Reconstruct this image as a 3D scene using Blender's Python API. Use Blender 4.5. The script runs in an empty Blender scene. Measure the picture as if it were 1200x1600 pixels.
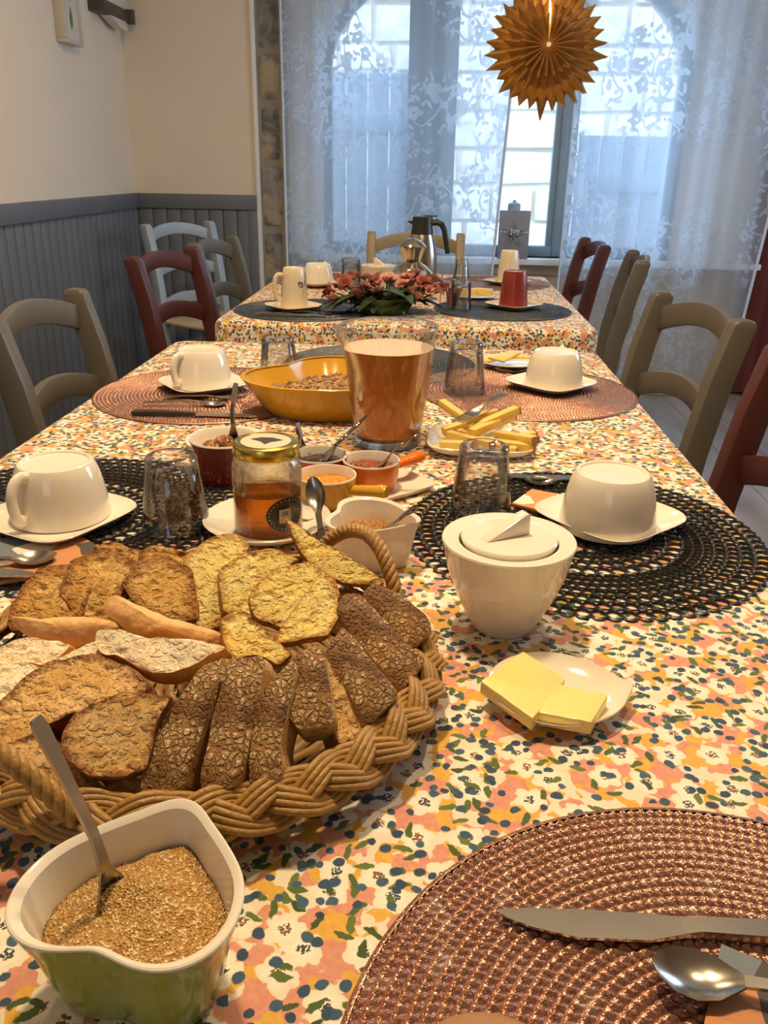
import bpy, bmesh, math, random
from mathutils import Vector, Matrix, noise
PI = math.pi
sin, cos = math.sin, math.cos
random.seed(7)
SC = bpy.context.scene
COL = SC.collection
TT = 0.75                      # height of the table top

# ------------------------------------------------------------------ camera
cam_d = bpy.data.cameras.new('camera'); cam = bpy.data.objects.new('camera', cam_d); COL.objects.link(cam)
def _basis():
    pi_, ya, ro = math.radians(22.37), math.radians(2.99), math.radians(1.01)
    def ray(u, v):
        c, s = cos(ro), sin(ro); u, v = c*u - s*v, s*u + c*v
        d = (u, cos(pi_) + v*sin(pi_), -sin(pi_) + v*cos(pi_))
        c, s = cos(ya), sin(ya)
        return Vector((c*d[0] - s*d[1], s*d[0] + c*d[1], d[2]))
    f = ray(0, 0); return ray(1, 0) - f, ray(0, 1) - f, f
_r, _u, _f = _basis()
_m = Matrix((_r, _u, -_f)).transposed().to_4x4(); _m.translation = Vector((0, 0, TT + 0.3633))
cam.matrix_world = _m
cam_d.sensor_fit = 'VERTICAL'; cam_d.sensor_height = 36.0; cam_d.lens = 1310.0/1600.0*36.0
cam_d.clip_start = 0.02
SC.camera = cam

# ------------------------------------------------------------------ world, sun, lights, exposure
W = bpy.data.worlds.new('sky'); SC.world = W; W.use_nodes = True
_bg = W.node_tree.nodes['Background']; _bg.inputs[0].default_value = (0.50, 0.70, 1.0, 1); _bg.inputs[1].default_value = 6.0
def light(name, typ, loc, power, color, size=0.1, rot=(0, 0, 0), **k):
    d = bpy.data.lights.new(name, typ); o = bpy.data.objects.new(name, d); COL.objects.link(o)
    d.energy = power; d.color = color; o.location = loc; o.rotation_euler = rot
    if typ == 'AREA': d.size = size
    elif typ == 'SUN': d.angle = math.radians(1)
    else: d.shadow_soft_size = size
    for a, b in k.items(): setattr(d, a, b)
    return o
light('sun', 'SUN', (0, 0, 5), 1.6, (1.0, .93, .8), rot=(math.radians(48), 0, math.radians(-20)))
WARM = (1.0, .73, .42)
light('ceiling_spot_or_fill', 'AREA', (-.16, .95, 2.30), 25, WARM, .10)
light('ceiling_spot_or_fill', 'AREA', (.42, 1.02, 2.30), 10, WARM, .08)
light('ceiling_spot_or_fill', 'AREA', (-.35, 2.3, 2.35), 14, WARM, .15)  # added warm fill to brighten the back and left wall, no known lamp
light('rear_window_fill', 'AREA', (-.7, -2.2, 1.6), 5, (.75, .85, 1.0), 1.0, rot=(math.radians(80), 0, 0))  # added bluish fill, standing in for an unseen window behind the camera
light('right_window_light', 'AREA', (2.28, 2.9, 1.5), 30, (.58, .77, 1.0), 1.1, rot=(0, math.radians(90), 0))
SC.view_settings.view_transform = 'Standard'
try: SC.view_settings.look = 'None'
except Exception: pass
SC.view_settings.gamma = 1.0; SC.view_settings.use_curve_mapping = False
SC.view_settings.exposure = 0.0
SC.cycles.max_bounces = 12; SC.cycles.transparent_max_bounces = 24; SC.cycles.transmission_bounces = 10
SC.cycles.caustics_reflective = False; SC.cycles.caustics_refractive = False
SC.cycles.sample_clamp_indirect = 4.0

# ------------------------------------------------------------------ node helpers
class NT:
    def __init__(s, name):
        s.m = bpy.data.materials.new(name); s.m.use_nodes = True; s.t = s.m.node_tree
        s.b = s.t.nodes['Principled BSDF']; s.out = s.t.nodes['Material Output']
    def n(s, typ, **k):
        x = s.t.nodes.new(typ)
        for a, b in k.items(): setattr(x, a, b)
        return x
    def put(s, sock, v):
        if v is None: return
        if isinstance(v, (int, float, tuple, list)):
            if isinstance(v, (tuple, list)) and len(v) == 3 and sock.type == 'RGBA': v = (*v, 1)
            sock.default_value = v
        else: s.t.links.new(v, sock)
    def math(s, op, a, b=None, c=None, clamp=False):
        x = s.n('ShaderNodeMath', operation=op, use_clamp=clamp)
        s.put(x.inputs[0], a); s.put(x.inputs[1], b); s.put(x.inputs[2], c); return x.outputs[0]
    def vmath(s, op, a, b=None, sc=None):
        x = s.n('ShaderNodeVectorMath', operation=op)
        s.put(x.inputs[0], a); s.put(x.inputs[1], b)
        if sc is not None: s.put(x.inputs['Scale'], sc)
        return x.outputs['Value'] if op in ('LENGTH', 'DOT_PRODUCT', 'DISTANCE') else x.outputs[0]
    def mix(s, f, a, b, blend='MIX'):
        x = s.n('ShaderNodeMix', data_type='RGBA', blend_type=blend)
        s.put(x.inputs[0], f); s.put(x.inputs[6], a); s.put(x.inputs[7], b); return x.outputs[2]
    def sep(s, v):
        x = s.n('ShaderNodeSeparateXYZ'); s.put(x.inputs[0], v); return x.outputs
    def comb(s, a, b, c=0.0):
        x = s.n('ShaderNodeCombineXYZ'); s.put(x.inputs[0], a); s.put(x.inputs[1], b); s.put(x.inputs[2], c); return x.outputs[0]
    def noise(s, vec, scale, detail=3, rough=.5, dim='3D'):
        x = s.n('ShaderNodeTexNoise', noise_dimensions=dim); s.put(x.inputs['Vector'], vec)
        x.inputs['Scale'].default_value = scale; x.inputs['Detail'].default_value = detail; x.inputs['Roughness'].default_value = rough
        return x.outputs
    def vor(s, vec, scale, feat='F1', dim='3D', rand=1.0):
        x = s.n('ShaderNodeTexVoronoi', feature=feat, voronoi_dimensions=dim); s.put(x.inputs['Vector'], vec)
        x.inputs['Scale'].default_value = scale; x.inputs['Randomness'].default_value = rand
        return x.outputs
    def coord(s, k='Object'):
        return s.n('ShaderNodeTexCoord').outputs[k]
    def ramp(s, f, stops, interp='LINEAR'):
        x = s.n('ShaderNodeValToRGB'); s.put(x.inputs[0], f); r = x.color_ramp; r.interpolation = interp
        while len(r.elements) < len(stops): r.elements.new(.5)
        for e, (p, c) in zip(r.elements, stops): e.position = p; e.color = (*c, 1)
        return x.outputs[0]
    def step(s, v, lo, hi):
        x = s.n('ShaderNodeMapRange', interpolation_type='SMOOTHSTEP'); s.put(x.inputs[0], v)
        s.put(x.inputs[1], lo); s.put(x.inputs[2], hi); return x.outputs[0]
    def bump(s, h, dist=.002, strength=1.0):
        x = s.n('ShaderNodeBump'); s.put(x.inputs['Height'], h); x.inputs['Distance'].default_value = dist
        x.inputs['Strength'].default_value = strength; s.t.links.new(x.outputs[0], s.b.inputs['Normal'])
    def base(s, col=None, rough=None, metal=None, **k):
        if col is not None: s.put(s.b.inputs['Base Color'], col)
        if rough is not None: s.put(s.b.inputs['Roughness'], rough)
        if metal is not None: s.put(s.b.inputs['Metallic'], metal)
        for a, v in k.items(): s.put(s.b.inputs[a.replace('_', ' ')], v)
        return s
def plain(name, col, rough=.5, metal=0.0, vary=.08, scale=20, bump=0.0, **k):
    t = NT(name); c = t.coord(); nz = t.noise(c, scale, 3)[0]
    lo = tuple(x*(1 - vary) for x in col); hi = tuple(min(1, x*(1 + vary)) for x in col)
    t.base(t.mix(nz, lo, hi), rough, metal, **k)
    if bump: t.bump(t.noise(c, scale*4, 2)[0], bump)
    return t.m

# ------------------------------------------------------------------ mesh helpers
class G:
    def __init__(s): s.v = []; s.f = []
    def add(s, v, f, M=None):
        o = len(s.v)
        s.v += [tuple(M @ Vector(p)) for p in v] if M is not None else [tuple(p) for p in v]
        s.f += [tuple(i + o for i in q) for q in f]; return s
    def join(s, g, M=None): return s.add(g.v, g.f, M)
    def box(s, x0, x1, y0, y1, z0, z1, M=None):
        v = [(x, y, z) for z in (z0, z1) for y in (y0, y1) for x in (x0, x1)]
        return s.add(v, [(0, 2, 3, 1), (4, 5, 7, 6), (0, 1, 5, 4), (2, 6, 7, 3), (0, 4, 6, 2), (1, 3, 7, 5)], M)
    def loft(s, loops, cap0=False, cap1=False, closed=True, M=None):
        n = len(loops[0]); v = [p for l in loops for p in l]; f = []
        for i in range(len(loops) - 1):
            for j in range(n if closed else n - 1):
                k = (j + 1) % n; f.append((i*n + j, i*n + k, (i + 1)*n + k, (i + 1)*n + j))
        if cap0: f.append(tuple(range(n - 1, -1, -1)))
        if cap1: f.append(tuple((len(loops) - 1)*n + j for j in range(n)))
        return s.add(v, f, M)
    def lathe(s, prof, n=48, M=None, mod=None, cap=True, cap1=False):
        loops = []
        for r, z in prof:
            r = max(r, 1e-5)
            loops.append([((r*(mod(r, z, 2*PI*j/n) if mod else 1))*cos(2*PI*j/n), (r*(mod(r, z, 2*PI*j/n) if mod else 1))*sin(2*PI*j/n), z) for j in range(n)])
        return s.loft(loops, cap and prof[0][0] > 1e-4, cap1, M=M)
    def tube(s, path, r, n=8, closed=False, M=None, flat=1.0):
        path = [Vector(p) for p in path]; L = len(path); loops = []; up = None
        for i, p in enumerate(path):
            a = path[(i - 1) % L] if closed or i > 0 else path[i]; b = path[(i + 1) % L] if closed or i < L - 1 else path[i]
            t = (b - a).normalized()
            if up is None: up = Vector((0, 0, 1)) if abs(t.z) < .9 else Vector((1, 0, 0))
            x = up.cross(t).normalized(); y = t.cross(x); up = y
            rr = r(i/(L - 1)) if callable(r) else r
            loops.append([tuple(p + x*(rr*cos(2*PI*j/n)) + y*(rr*flat*sin(2*PI*j/n))) for j in range(n)])
        if closed: loops.append(loops[0])
        return s.loft(loops, not closed, not closed, M=M)
def mesh(name, g, mat, bevel=0, smooth=35, segs=2):
    me = bpy.data.meshes.new(name); me.from_pydata(g.v, [], g.f); me.update()
    bm = bmesh.new(); bm.from_mesh(me); bmesh.ops.recalc_face_normals(bm, faces=bm.faces)
    if bevel:
        es = [e for e in bm.edges if len(e.link_faces) == 2 and e.calc_face_angle(0) > .5]
        bmesh.ops.bevel(bm, geom=es, offset=bevel, segments=segs, affect='EDGES', profile=.5)
    bm.to_mesh(me); bm.free()
    if smooth:
        me.shade_smooth(); me.set_sharp_from_angle(angle=math.radians(smooth))
    if mat: me.materials.append(mat)
    return me
def obj(name, me, parent=None, loc=(0, 0, 0), rot=(0, 0, 0), **props):
    o = bpy.data.objects.new(name, me); COL.objects.link(o); o.location = loc; o.rotation_euler = rot
    if parent: o.parent = parent
    for a, b in props.items():
        if b: o[a] = b
    return o
def part(name, g, mat, parent, bevel=0, smooth=35, **props):
    return obj(name, mesh(name, g, mat, bevel, smooth), parent, **props)
def thing(name, label, cat, loc=(0, 0, 0), rz=0.0, group=None, rot=None):
    return obj(name, None, None, loc, rot or (0, 0, rz), label=label, category=cat, group=group)
def single(name, g, mat, label, cat, loc=(0, 0, 0), rz=0.0, group=None, bevel=0, smooth=35, rot=None, **k):
    return obj(name, mesh(name, g, mat, bevel, smooth), None, loc, rot or (0, 0, rz), label=label, category=cat, group=group, **k)
def struct(name, g, mat, bevel=0, smooth=35, parent=None):
    return obj(name, mesh(name, g, mat, bevel, smooth), parent, kind='structure' if parent is None else None)
def dup(root, loc, rz=None, label=None, group=None):
    r = root.copy(); COL.objects.link(r); r.location = loc
    if rz is not None: r.rotation_euler = (0, 0, rz)
    if label: r['label'] = label
    if group: r['group'] = group
    for ch in list(root.children):
        c = ch.copy(); COL.objects.link(c); c.parent = r
        for g in list(ch.children):
            d = g.copy(); COL.objects.link(d); d.parent = c
    return r
def T(x, y, z=0.0): return (x, y, TT + z)
def aim(o, p, d, roll=0.0):
    q = Vector(d).to_track_quat('X', 'Z')
    o.rotation_euler = (q.to_matrix() @ Matrix.Rotation(roll, 3, 'X')).to_euler(); o.location = p
def sup(n, N, a, b=None):      # superellipse loop
    b = a if b is None else b; out = []
    for j in range(N):
        t = 2*PI*j/N; c, s = cos(t), sin(t); k = (abs(c)**n + abs(s)**n)**(-1/n); out.append((a*k*c, b*k*s))
    return out
def heart(N=120, w=1.0, kx=1.0):        # rounded heart, tip towards +x, centred, overall width w
    p = []
    for j in range(N):
        t = 2*PI*j/N; d = abs((t + PI) % (2*PI) - PI); e = PI - d
        r = 1 + .20*math.exp(-(d/.30)**2) - .25*math.exp(-(e/.50)**2) + .10*math.exp(-((d - 2.15)/.55)**2) - .07*math.exp(-((d - .85)/.45)**2)
        p.append((r*cos(t), r*sin(t)))
    xs = [a[0] for a in p]; ys = [a[1] for a in p]; cx = (max(xs) + min(xs))/2; s = w/(max(ys) - min(ys))
    return [((a - cx)*s*kx, b*s) for a, b in p]
def nz(p, s=1.0): return noise.noise(Vector(p)*s)

# ------------------------------------------------------------------ materials
def cell(t, uv, scale, off, rx, ry, soft=.15, rand=1.0, turn=True, petals=0):
    """one random blob per Voronoi cell; returns mask and the cell's random colour"""
    v = t.vor(t.vmath('ADD', uv, off), scale, dim='2D', rand=rand)
    loc = t.vmath('SUBTRACT', t.vmath('ADD', uv, off), v['Position'])
    X, Y, _ = t.sep(loc); R, Gc, B = t.sep(v['Color'])
    if turn:
        a = t.math('MULTIPLY', R, 6.283); ca = t.math('COSINE', a); sa = t.math('SINE', a)
        X, Y = (t.math('SUBTRACT', t.math('MULTIPLY', X, ca), t.math('MULTIPLY', Y, sa)),
                t.math('ADD', t.math('MULTIPLY', X, sa), t.math('MULTIPLY', Y, ca)))
    d = t.math('SQRT', t.math('ADD', t.math('POWER', t.math('ABSOLUTE', t.math('DIVIDE', X, rx)), 2.0), t.math('POWER', t.math('ABSOLUTE', t.math('DIVIDE', Y, ry)), 2.0)))
    if petals:
        an = t.math('ARCTAN2', Y, X)
        d = t.math('DIVIDE', d, t.math('ADD', .72, t.math('MULTIPLY', .28, t.math('ABSOLUTE', t.math('COSINE', t.math('MULTIPLY', an, petals/2))))))
    return t.step(d, 1.0, 1.0 - soft), (R, Gc, B), d, (X, Y)
def cloth_mat():
    t = NT('floral_cotton'); uv = t.n('ShaderNodeUVMap').outputs[0]
    wob = t.vmath('SCALE', t.vmath('SUBTRACT', t.noise(uv, 150, 2, dim='2D')[1], (.5, .5, .5)), sc=.0045)
    u2 = t.vmath('ADD', uv, wob)
    u3 = t.vmath('ADD', uv, t.vmath('SCALE', wob, sc=.45)); c = (.84, .74, .56)
    n1 = t.noise(t.vmath('ADD', u2, (3.1, 1.7, 0)), 44, 2, .5, '2D')[0]
    n2 = t.noise(t.vmath('ADD', u2, (9.3, 4.1, 0)), 52, 2, .5, '2D')[0]
    n3 = t.noise(uv, 220, 3, .6, '2D')[0]
    pink = t.mix(n3, (.80, .40, .27), (.62, .21, .14)); och = t.mix(n3, (.84, .52, .09), (.68, .33, .03))
    col = t.mix(t.step(n1, .45, .475), c, pink)
    col = t.mix(t.step(n2, .545, .565), col, och)
    m, rc, d, xy = cell(t, u2, 37, (0, 0, 0), .0118, .0118, .10, .80, True, 5)
    on = t.math('LESS_THAN', rc[1], .95)
    white = t.mix(t.step(d, .2, 1.0), (.95, .88, .73), (.88, .79, .62))
    col = t.mix(t.math('MULTIPLY', m, on), col, white)
    ctr = t.math('MULTIPLY', t.step(d, .36, .30), on)
    grain = t.step(t.noise(uv, 620, 1, .5, '2D')[0], .40, .46)
    col = t.mix(t.math('MULTIPLY', ctr, grain), col, t.mix(t.math('GREATER_THAN', rc[2], .5), (.22, .10, .03), (.05, .06, .06)))
    for off, seed in (((5.2, 1.3, 0), .32), ((2.7, 8.1, 0), .26)):
        m, rc, d, _ = cell(t, u2, 72, off, .0066, .0024, .2)
        g = t.mix(rc[2], (.035, .075, .015), (.13, .19, .03))
        col = t.mix(t.math('MULTIPLY', m, t.math('LESS_THAN', rc[1], seed)), col, g)
    for off, sc, seed, rx, ry in (((7.7, 2.9, 0), 78, .42, .0040, .0034), ((1.1, 6.6, 0), 88, .32, .0031, .0027)):
        m, rc, d, _ = cell(t, u3, sc, off, rx, ry, .2)
        col = t.mix(t.math('MULTIPLY', m, t.math('LESS_THAN', rc[1], seed)), col, t.mix(rc[2], (.016, .04, .085), (.045, .115, .19)))
    t.base(col, .75, **{'Sheen_Weight': .15}); 
    t.bump(t.math('ADD', t.noise(uv, 1600, 2, .5, '2D')[0], t.math('MULTIPLY', 6.0, t.noise(uv, 14, 2, .5, '2D')[0])), .0012, .5)
    return t.m
def lace_mat():
    t = NT('lace_voile'); uv = t.n('ShaderNodeUVMap').outputs[0]
    wob = t.vmath('SCALE', t.vmath('SUBTRACT', t.noise(uv, 14, 2, dim='2D')[1], (.5, .5, .5)), sc=.03)
    u2 = t.vmath('ADD', uv, wob)
    m1, rc, d, _ = cell(t, u2, 9.0, (0, 0, 0), .036, .036, .12, .9, True, 5)
    f1 = t.math('MULTIPLY', t.math('MULTIPLY', m1, t.math('LESS_THAN', rc[1], .65)), t.math('GREATER_THAN', d, .22))
    m2, rc2, _, _ = cell(t, u2, 17, (3.3, 1.2, 0), .026, .010, .2)
    f2 = t.math('MULTIPLY', m2, t.math('LESS_THAN', rc2[1], .75))
    m4, rc4, _, _ = cell(t, u2, 26, (8.3, 5.2, 0), .011, .010, .2)
    f4 = t.math('MULTIPLY', m4, t.math('LESS_THAN', rc4[1], .5))
    st = t.math('ABSOLUTE', t.math('SUBTRACT', t.noise(t.vmath('MULTIPLY', uv, (1.6, 1, 1)), 4.2, 1, .4, '2D')[0], .5))
    f3 = t.step(st, .016, .010)
    lace = t.math('MAXIMUM', t.math('MAXIMUM', f1, f2), t.math('MAXIMUM', f3, f4))
    grp = t.step(t.noise(uv, 2.3, 1, .4, '2D')[0], .38, .50)
    lace = t.math('MULTIPLY', lace, grp)
    dens = t.math('ADD', .52, t.math('MULTIPLY', lace, .42))
    tr = t.n('ShaderNodeBsdfTransparent'); tl = t.n('ShaderNodeBsdfTranslucent'); df = t.n('ShaderNodeBsdfDiffuse')
    tl.inputs[0].default_value = (.80, .88, .98, 1); df.inputs[0].default_value = (.70, .80, .96, 1)
    ms = t.n('ShaderNodeMixShader'); ms.inputs[0].default_value = .36
    t.t.links.new(tl.outputs[0], ms.inputs[1]); t.t.links.new(df.outputs[0], ms.inputs[2])
    m = t.n('ShaderNodeMixShader'); t.put(m.inputs[0], dens); t.t.links.new(tr.outputs[0], m.inputs[1]); t.t.links.new(ms.outputs[0], m.inputs[2])
    t.t.links.new(m.outputs[0], t.out.inputs[0]); return t.m
def glass_mat(name, col=(1, 1, 1), clear=.35, rough=0.0, ior=1.45):
    t = NT(name); g = t.n('ShaderNodeBsdfGlass'); g.inputs[0].default_value = (*col, 1); g.inputs['Roughness'].default_value = rough; g.inputs['IOR'].default_value = ior
    tr = t.n('ShaderNodeBsdfTransparent'); tr.inputs[0].default_value = (*col, 1); m = t.n('ShaderNodeMixShader'); m.inputs[0].default_value = clear
    t.t.links.new(g.outputs[0], m.inputs[1]); t.t.links.new(tr.outputs[0], m.inputs[2]); t.t.links.new(m.outputs[0], t.out.inputs[0]); return t.m
def pane_mat(name, col=(1, 1, 1), gloss=.06, edge=.45):
    t = NT(name); tr = t.n('ShaderNodeBsdfTransparent'); tr.inputs[0].default_value = (*col, 1)
    gl = t.n('ShaderNodeBsdfGlossy'); gl.inputs['Roughness'].default_value = .02; lw = t.n('ShaderNodeLayerWeight'); lw.inputs[0].default_value = .25
    m = t.n('ShaderNodeMixShader'); t.put(m.inputs[0], t.math('ADD', gloss*.3, t.math('MULTIPLY', lw.outputs['Fresnel'], edge)))
    t.t.links.new(tr.outputs[0], m.inputs[1]); t.t.links.new(gl.outputs[0], m.inputs[2]); t.t.links.new(m.outputs[0], t.out.inputs[0]); return t.m
def crumb3(name, a, b, dark, hole=60, amt=.5):
    t = NT(name); c = t.coord(); n1 = t.noise(c, 45, 4, .6)[0]; n2 = t.noise(c, 420, 4, .65)[0]
    w = t.vmath('ADD', c, t.vmath('SCALE', t.noise(c, 90, 2)[1], sc=.010))
    def pits(sc, lo, hi, k):
        v = t.vor(t.vmath('MULTIPLY', w, (1, 1, 1.0)), sc)
        return t.math('MULTIPLY', t.math('SUBTRACT', 1.0, t.step(v['Distance'], lo, hi)), t.math('LESS_THAN', t.sep(v['Color'])[0], k))
    h1 = pits(hole*1.4, .14, .28, amt); h2 = pits(hole*3.6, .14, .30, .7)
    hm = t.math('MAXIMUM', h1, t.math('MULTIPLY', h2, .8))
    col = t.mix(t.step(n1, .35, .65), a, b); col = t.mix(t.math('MULTIPLY', t.step(n2, .52, .75), .45), col, dark); col = t.mix(t.math('MULTIPLY', hm, .40), col, dark)
    t.base(col, .8)
    t.bump(t.math('SUBTRACT', t.math('MULTIPLY', n2, .9), hm), .0028, 1.0); return t.m
def crumb_mat(name, a, b, dark, crust, hole=70, amt=.5, edge=(.72, 1.05), deep=.0011):
    t = NT(name); p = t.n('ShaderNodeUVMap', uv_map='plane').outputs[0]; sv = t.sep(t.n('ShaderNodeUVMap', uv_map='edge').outputs[0])[0]
    n1 = t.noise(p, 40, 3, .6, '2D')[0]; n2 = t.noise(p, 900, 3, .6, '2D')[0]; n3 = t.noise(p, 260, 3, .6, '2D')[0]
    w = t.vmath('ADD', p, t.vmath('SCALE', t.vmath('SUBTRACT', t.noise(p, 130, 2, .5, '2D')[1], (.5, .5, .5)), sc=.008))
    def pits(sc, lo, hi, k, st):
        v = t.vor(t.vmath('MULTIPLY', w, st), sc, dim='2D'); ed = t.vor(t.vmath('MULTIPLY', w, st), sc, 'DISTANCE_TO_EDGE', '2D')['Distance']
        return t.math('MULTIPLY', t.math('MULTIPLY', t.step(ed, .01, .12), t.math('SUBTRACT', 1.0, t.step(v['Distance'], lo, hi))), t.math('LESS_THAN', t.sep(v['Color'])[0], k))
    h1 = pits(hole*1.5, .16, .36, amt + .1, (.75, 1.35, 1)); h2 = pits(hole*3.4, .14, .36, .75, (.8, 1.25, 1)); h3 = pits(hole*7.5, .12, .30, .85, (1, 1, 1))
    hm = t.math('MAXIMUM', h1, t.math('MAXIMUM', t.math('MULTIPLY', h2, .7), t.math('MULTIPLY', h3, .5)))
    col = t.mix(t.step(n1, .35, .65), a, b); col = t.mix(t.math('MULTIPLY', t.step(n3, .5, .8), .45), col, dark)
    col = t.mix(t.math('MULTIPLY', hm, .55), col, dark)
    br = t.step(t.math('ADD', sv, t.math('MULTIPLY', t.math('SUBTRACT', n3, .5), .5)), *edge)
    col = t.mix(br, col, crust)
    t.base(col, .75); t.bump(t.math('SUBTRACT', t.math('MULTIPLY', n2, .35), hm), deep, 1.0); return t.m
def crust_mat(name, a, b, seeds=False):
    t = NT(name); c = t.coord(); n1 = t.noise(c, 38, 4, .65)[0]; n2 = t.noise(c, 240, 2)[0]
    col = t.mix(t.step(n1, .35, .68), a, b)
    if seeds:
        v = t.vor(c, 330); col = t.mix(t.math('MULTIPLY', t.step(v['Distance'], .35, .25), t.math('LESS_THAN', t.sep(v['Color'])[1], .35)), col, (.75, .58, .33))
    t.base(col, .55); t.bump(t.math('ADD', n1, t.math('MULTIPLY', n2, .4)), .003, .8); return t.m
def flour_mat():
    t = NT('floury_crust'); c = t.coord(); w = t.vmath('ADD', c, t.vmath('SCALE', t.noise(c, 70, 3)[1], sc=.010))
    e = t.vor(w, 225, 'DISTANCE_TO_EDGE')['Distance']; e2 = t.vor(w, 520, 'DISTANCE_TO_EDGE')['Distance']
    big = t.noise(c, 34, 3, .6)[0]
    crack = t.math('MULTIPLY', t.step(e, .05, .20), t.math('ADD', .55, t.math('MULTIPLY', .45, t.step(e2, .03, .2))))
    fl = t.math('MULTIPLY', crack, t.step(big, .40, .56)); fl = t.math('MULTIPLY', fl, t.step(t.noise(c, 500, 2)[0], .30, .55))
    col = t.mix(t.step(t.noise(c, 25, 3)[0], .3, .7), (.175, .072, .017), (.33, .16, .04))
    col = t.mix(t.math('MULTIPLY', fl, .9), col, (.86, .65, .36))
    t.base(col, .62); t.bump(t.math('ADD', t.math('MULTIPLY', crack, 1.0), t.math('MULTIPLY', t.noise(c, 300, 2)[0], .4)), .0025, .9); return t.m
def wood_mat(name, a, b, scale=(6, 60, 6), rough=.45):
    t = NT(name); c = t.vmath('MULTIPLY', t.coord(), scale); n = t.noise(c, 3, 4, .6)[0]
    t.base(t.mix(t.step(n, .3, .7), a, b), rough); t.bump(n, .001, .4); return t.m
def paint_wood(name, col, rough=.42):
    t = NT(name); c = t.coord(); n = t.noise(t.vmath('MULTIPLY', c, (1, 1, .25)), 40, 4, .6)[0]; n2 = t.noise(c, 8, 2)[0]
    t.base(t.mix(n2, tuple(x*.85 for x in col), tuple(min(1, x*1.12) for x in col)), rough); t.bump(n, .0003, .5); return t.m
def stone_mat(name, a, b, d, s=14):
    t = NT(name); c = t.coord(); n = t.noise(c, s, 5, .65)[0]; n2 = t.noise(c, s*.35, 3, .6)[0]
    col = t.mix(t.step(n, .35, .65), a, b); col = t.mix(t.step(n2, .5, .62), col, d)
    t.base(col, .9); t.bump(n, .02, .8); return t.m
def jam_mat(name, a, b, rough=.12):
    t = NT(name); c = t.coord(); v = t.vor(c, 190)['Distance']; n = t.noise(c, 120, 3)[0]
    t.base(t.mix(t.step(n, .35, .65), a, b), rough, Coat_Weight=.5); t.bump(t.math('ADD', v, n), .004, .9); return t.m
def grain_mat(name, a, b, c3, s=900):
    t = NT(name); c = t.coord(); v = t.vor(c, s); R = t.sep(v['Color'])
    col = t.mix(R[0], a, b); col = t.mix(t.math('GREATER_THAN', R[1], .86), col, c3)
    t.base(col, t.math('ADD', .15, t.math('MULTIPLY', R[2], .5))); t.bump(v['Distance'], .0016, 1.0); return t.m
def woven_mat(name, a, b, hi):
    t = NT(name); c = t.coord(); n = t.noise(c, 700, 2)[0]; n2 = t.noise(c, 60, 2)[0]
    col = t.mix(t.step(n, .35, .65), a, b); col = t.mix(t.step(n2, .55, .8), col, hi)
    t.base(col, .28, .75); t.bump(n, .0008, .7); return t.m
def napkin_mat():
    t = NT('retro_print_napkin'); c = t.coord(); w = t.vmath('ADD', c, t.vmath('SCALE', t.noise(c, 30, 1)[1], sc=.012))
    v = t.vor(w, 30, dim='2D'); k = t.sep(v['Color'])[0]
    col = t.ramp(k, [(0, (.62, .27, .10)), (.3, (.07, .06, .05)), (.5, (.80, .72, .60)), (.68, (.55, .24, .10)), (.84, (.16, .19, .22))], 'CONSTANT')
    t.base(col, .8); t.bump(t.noise(c, 900, 2)[0], .0004, .6); return t.m
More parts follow.
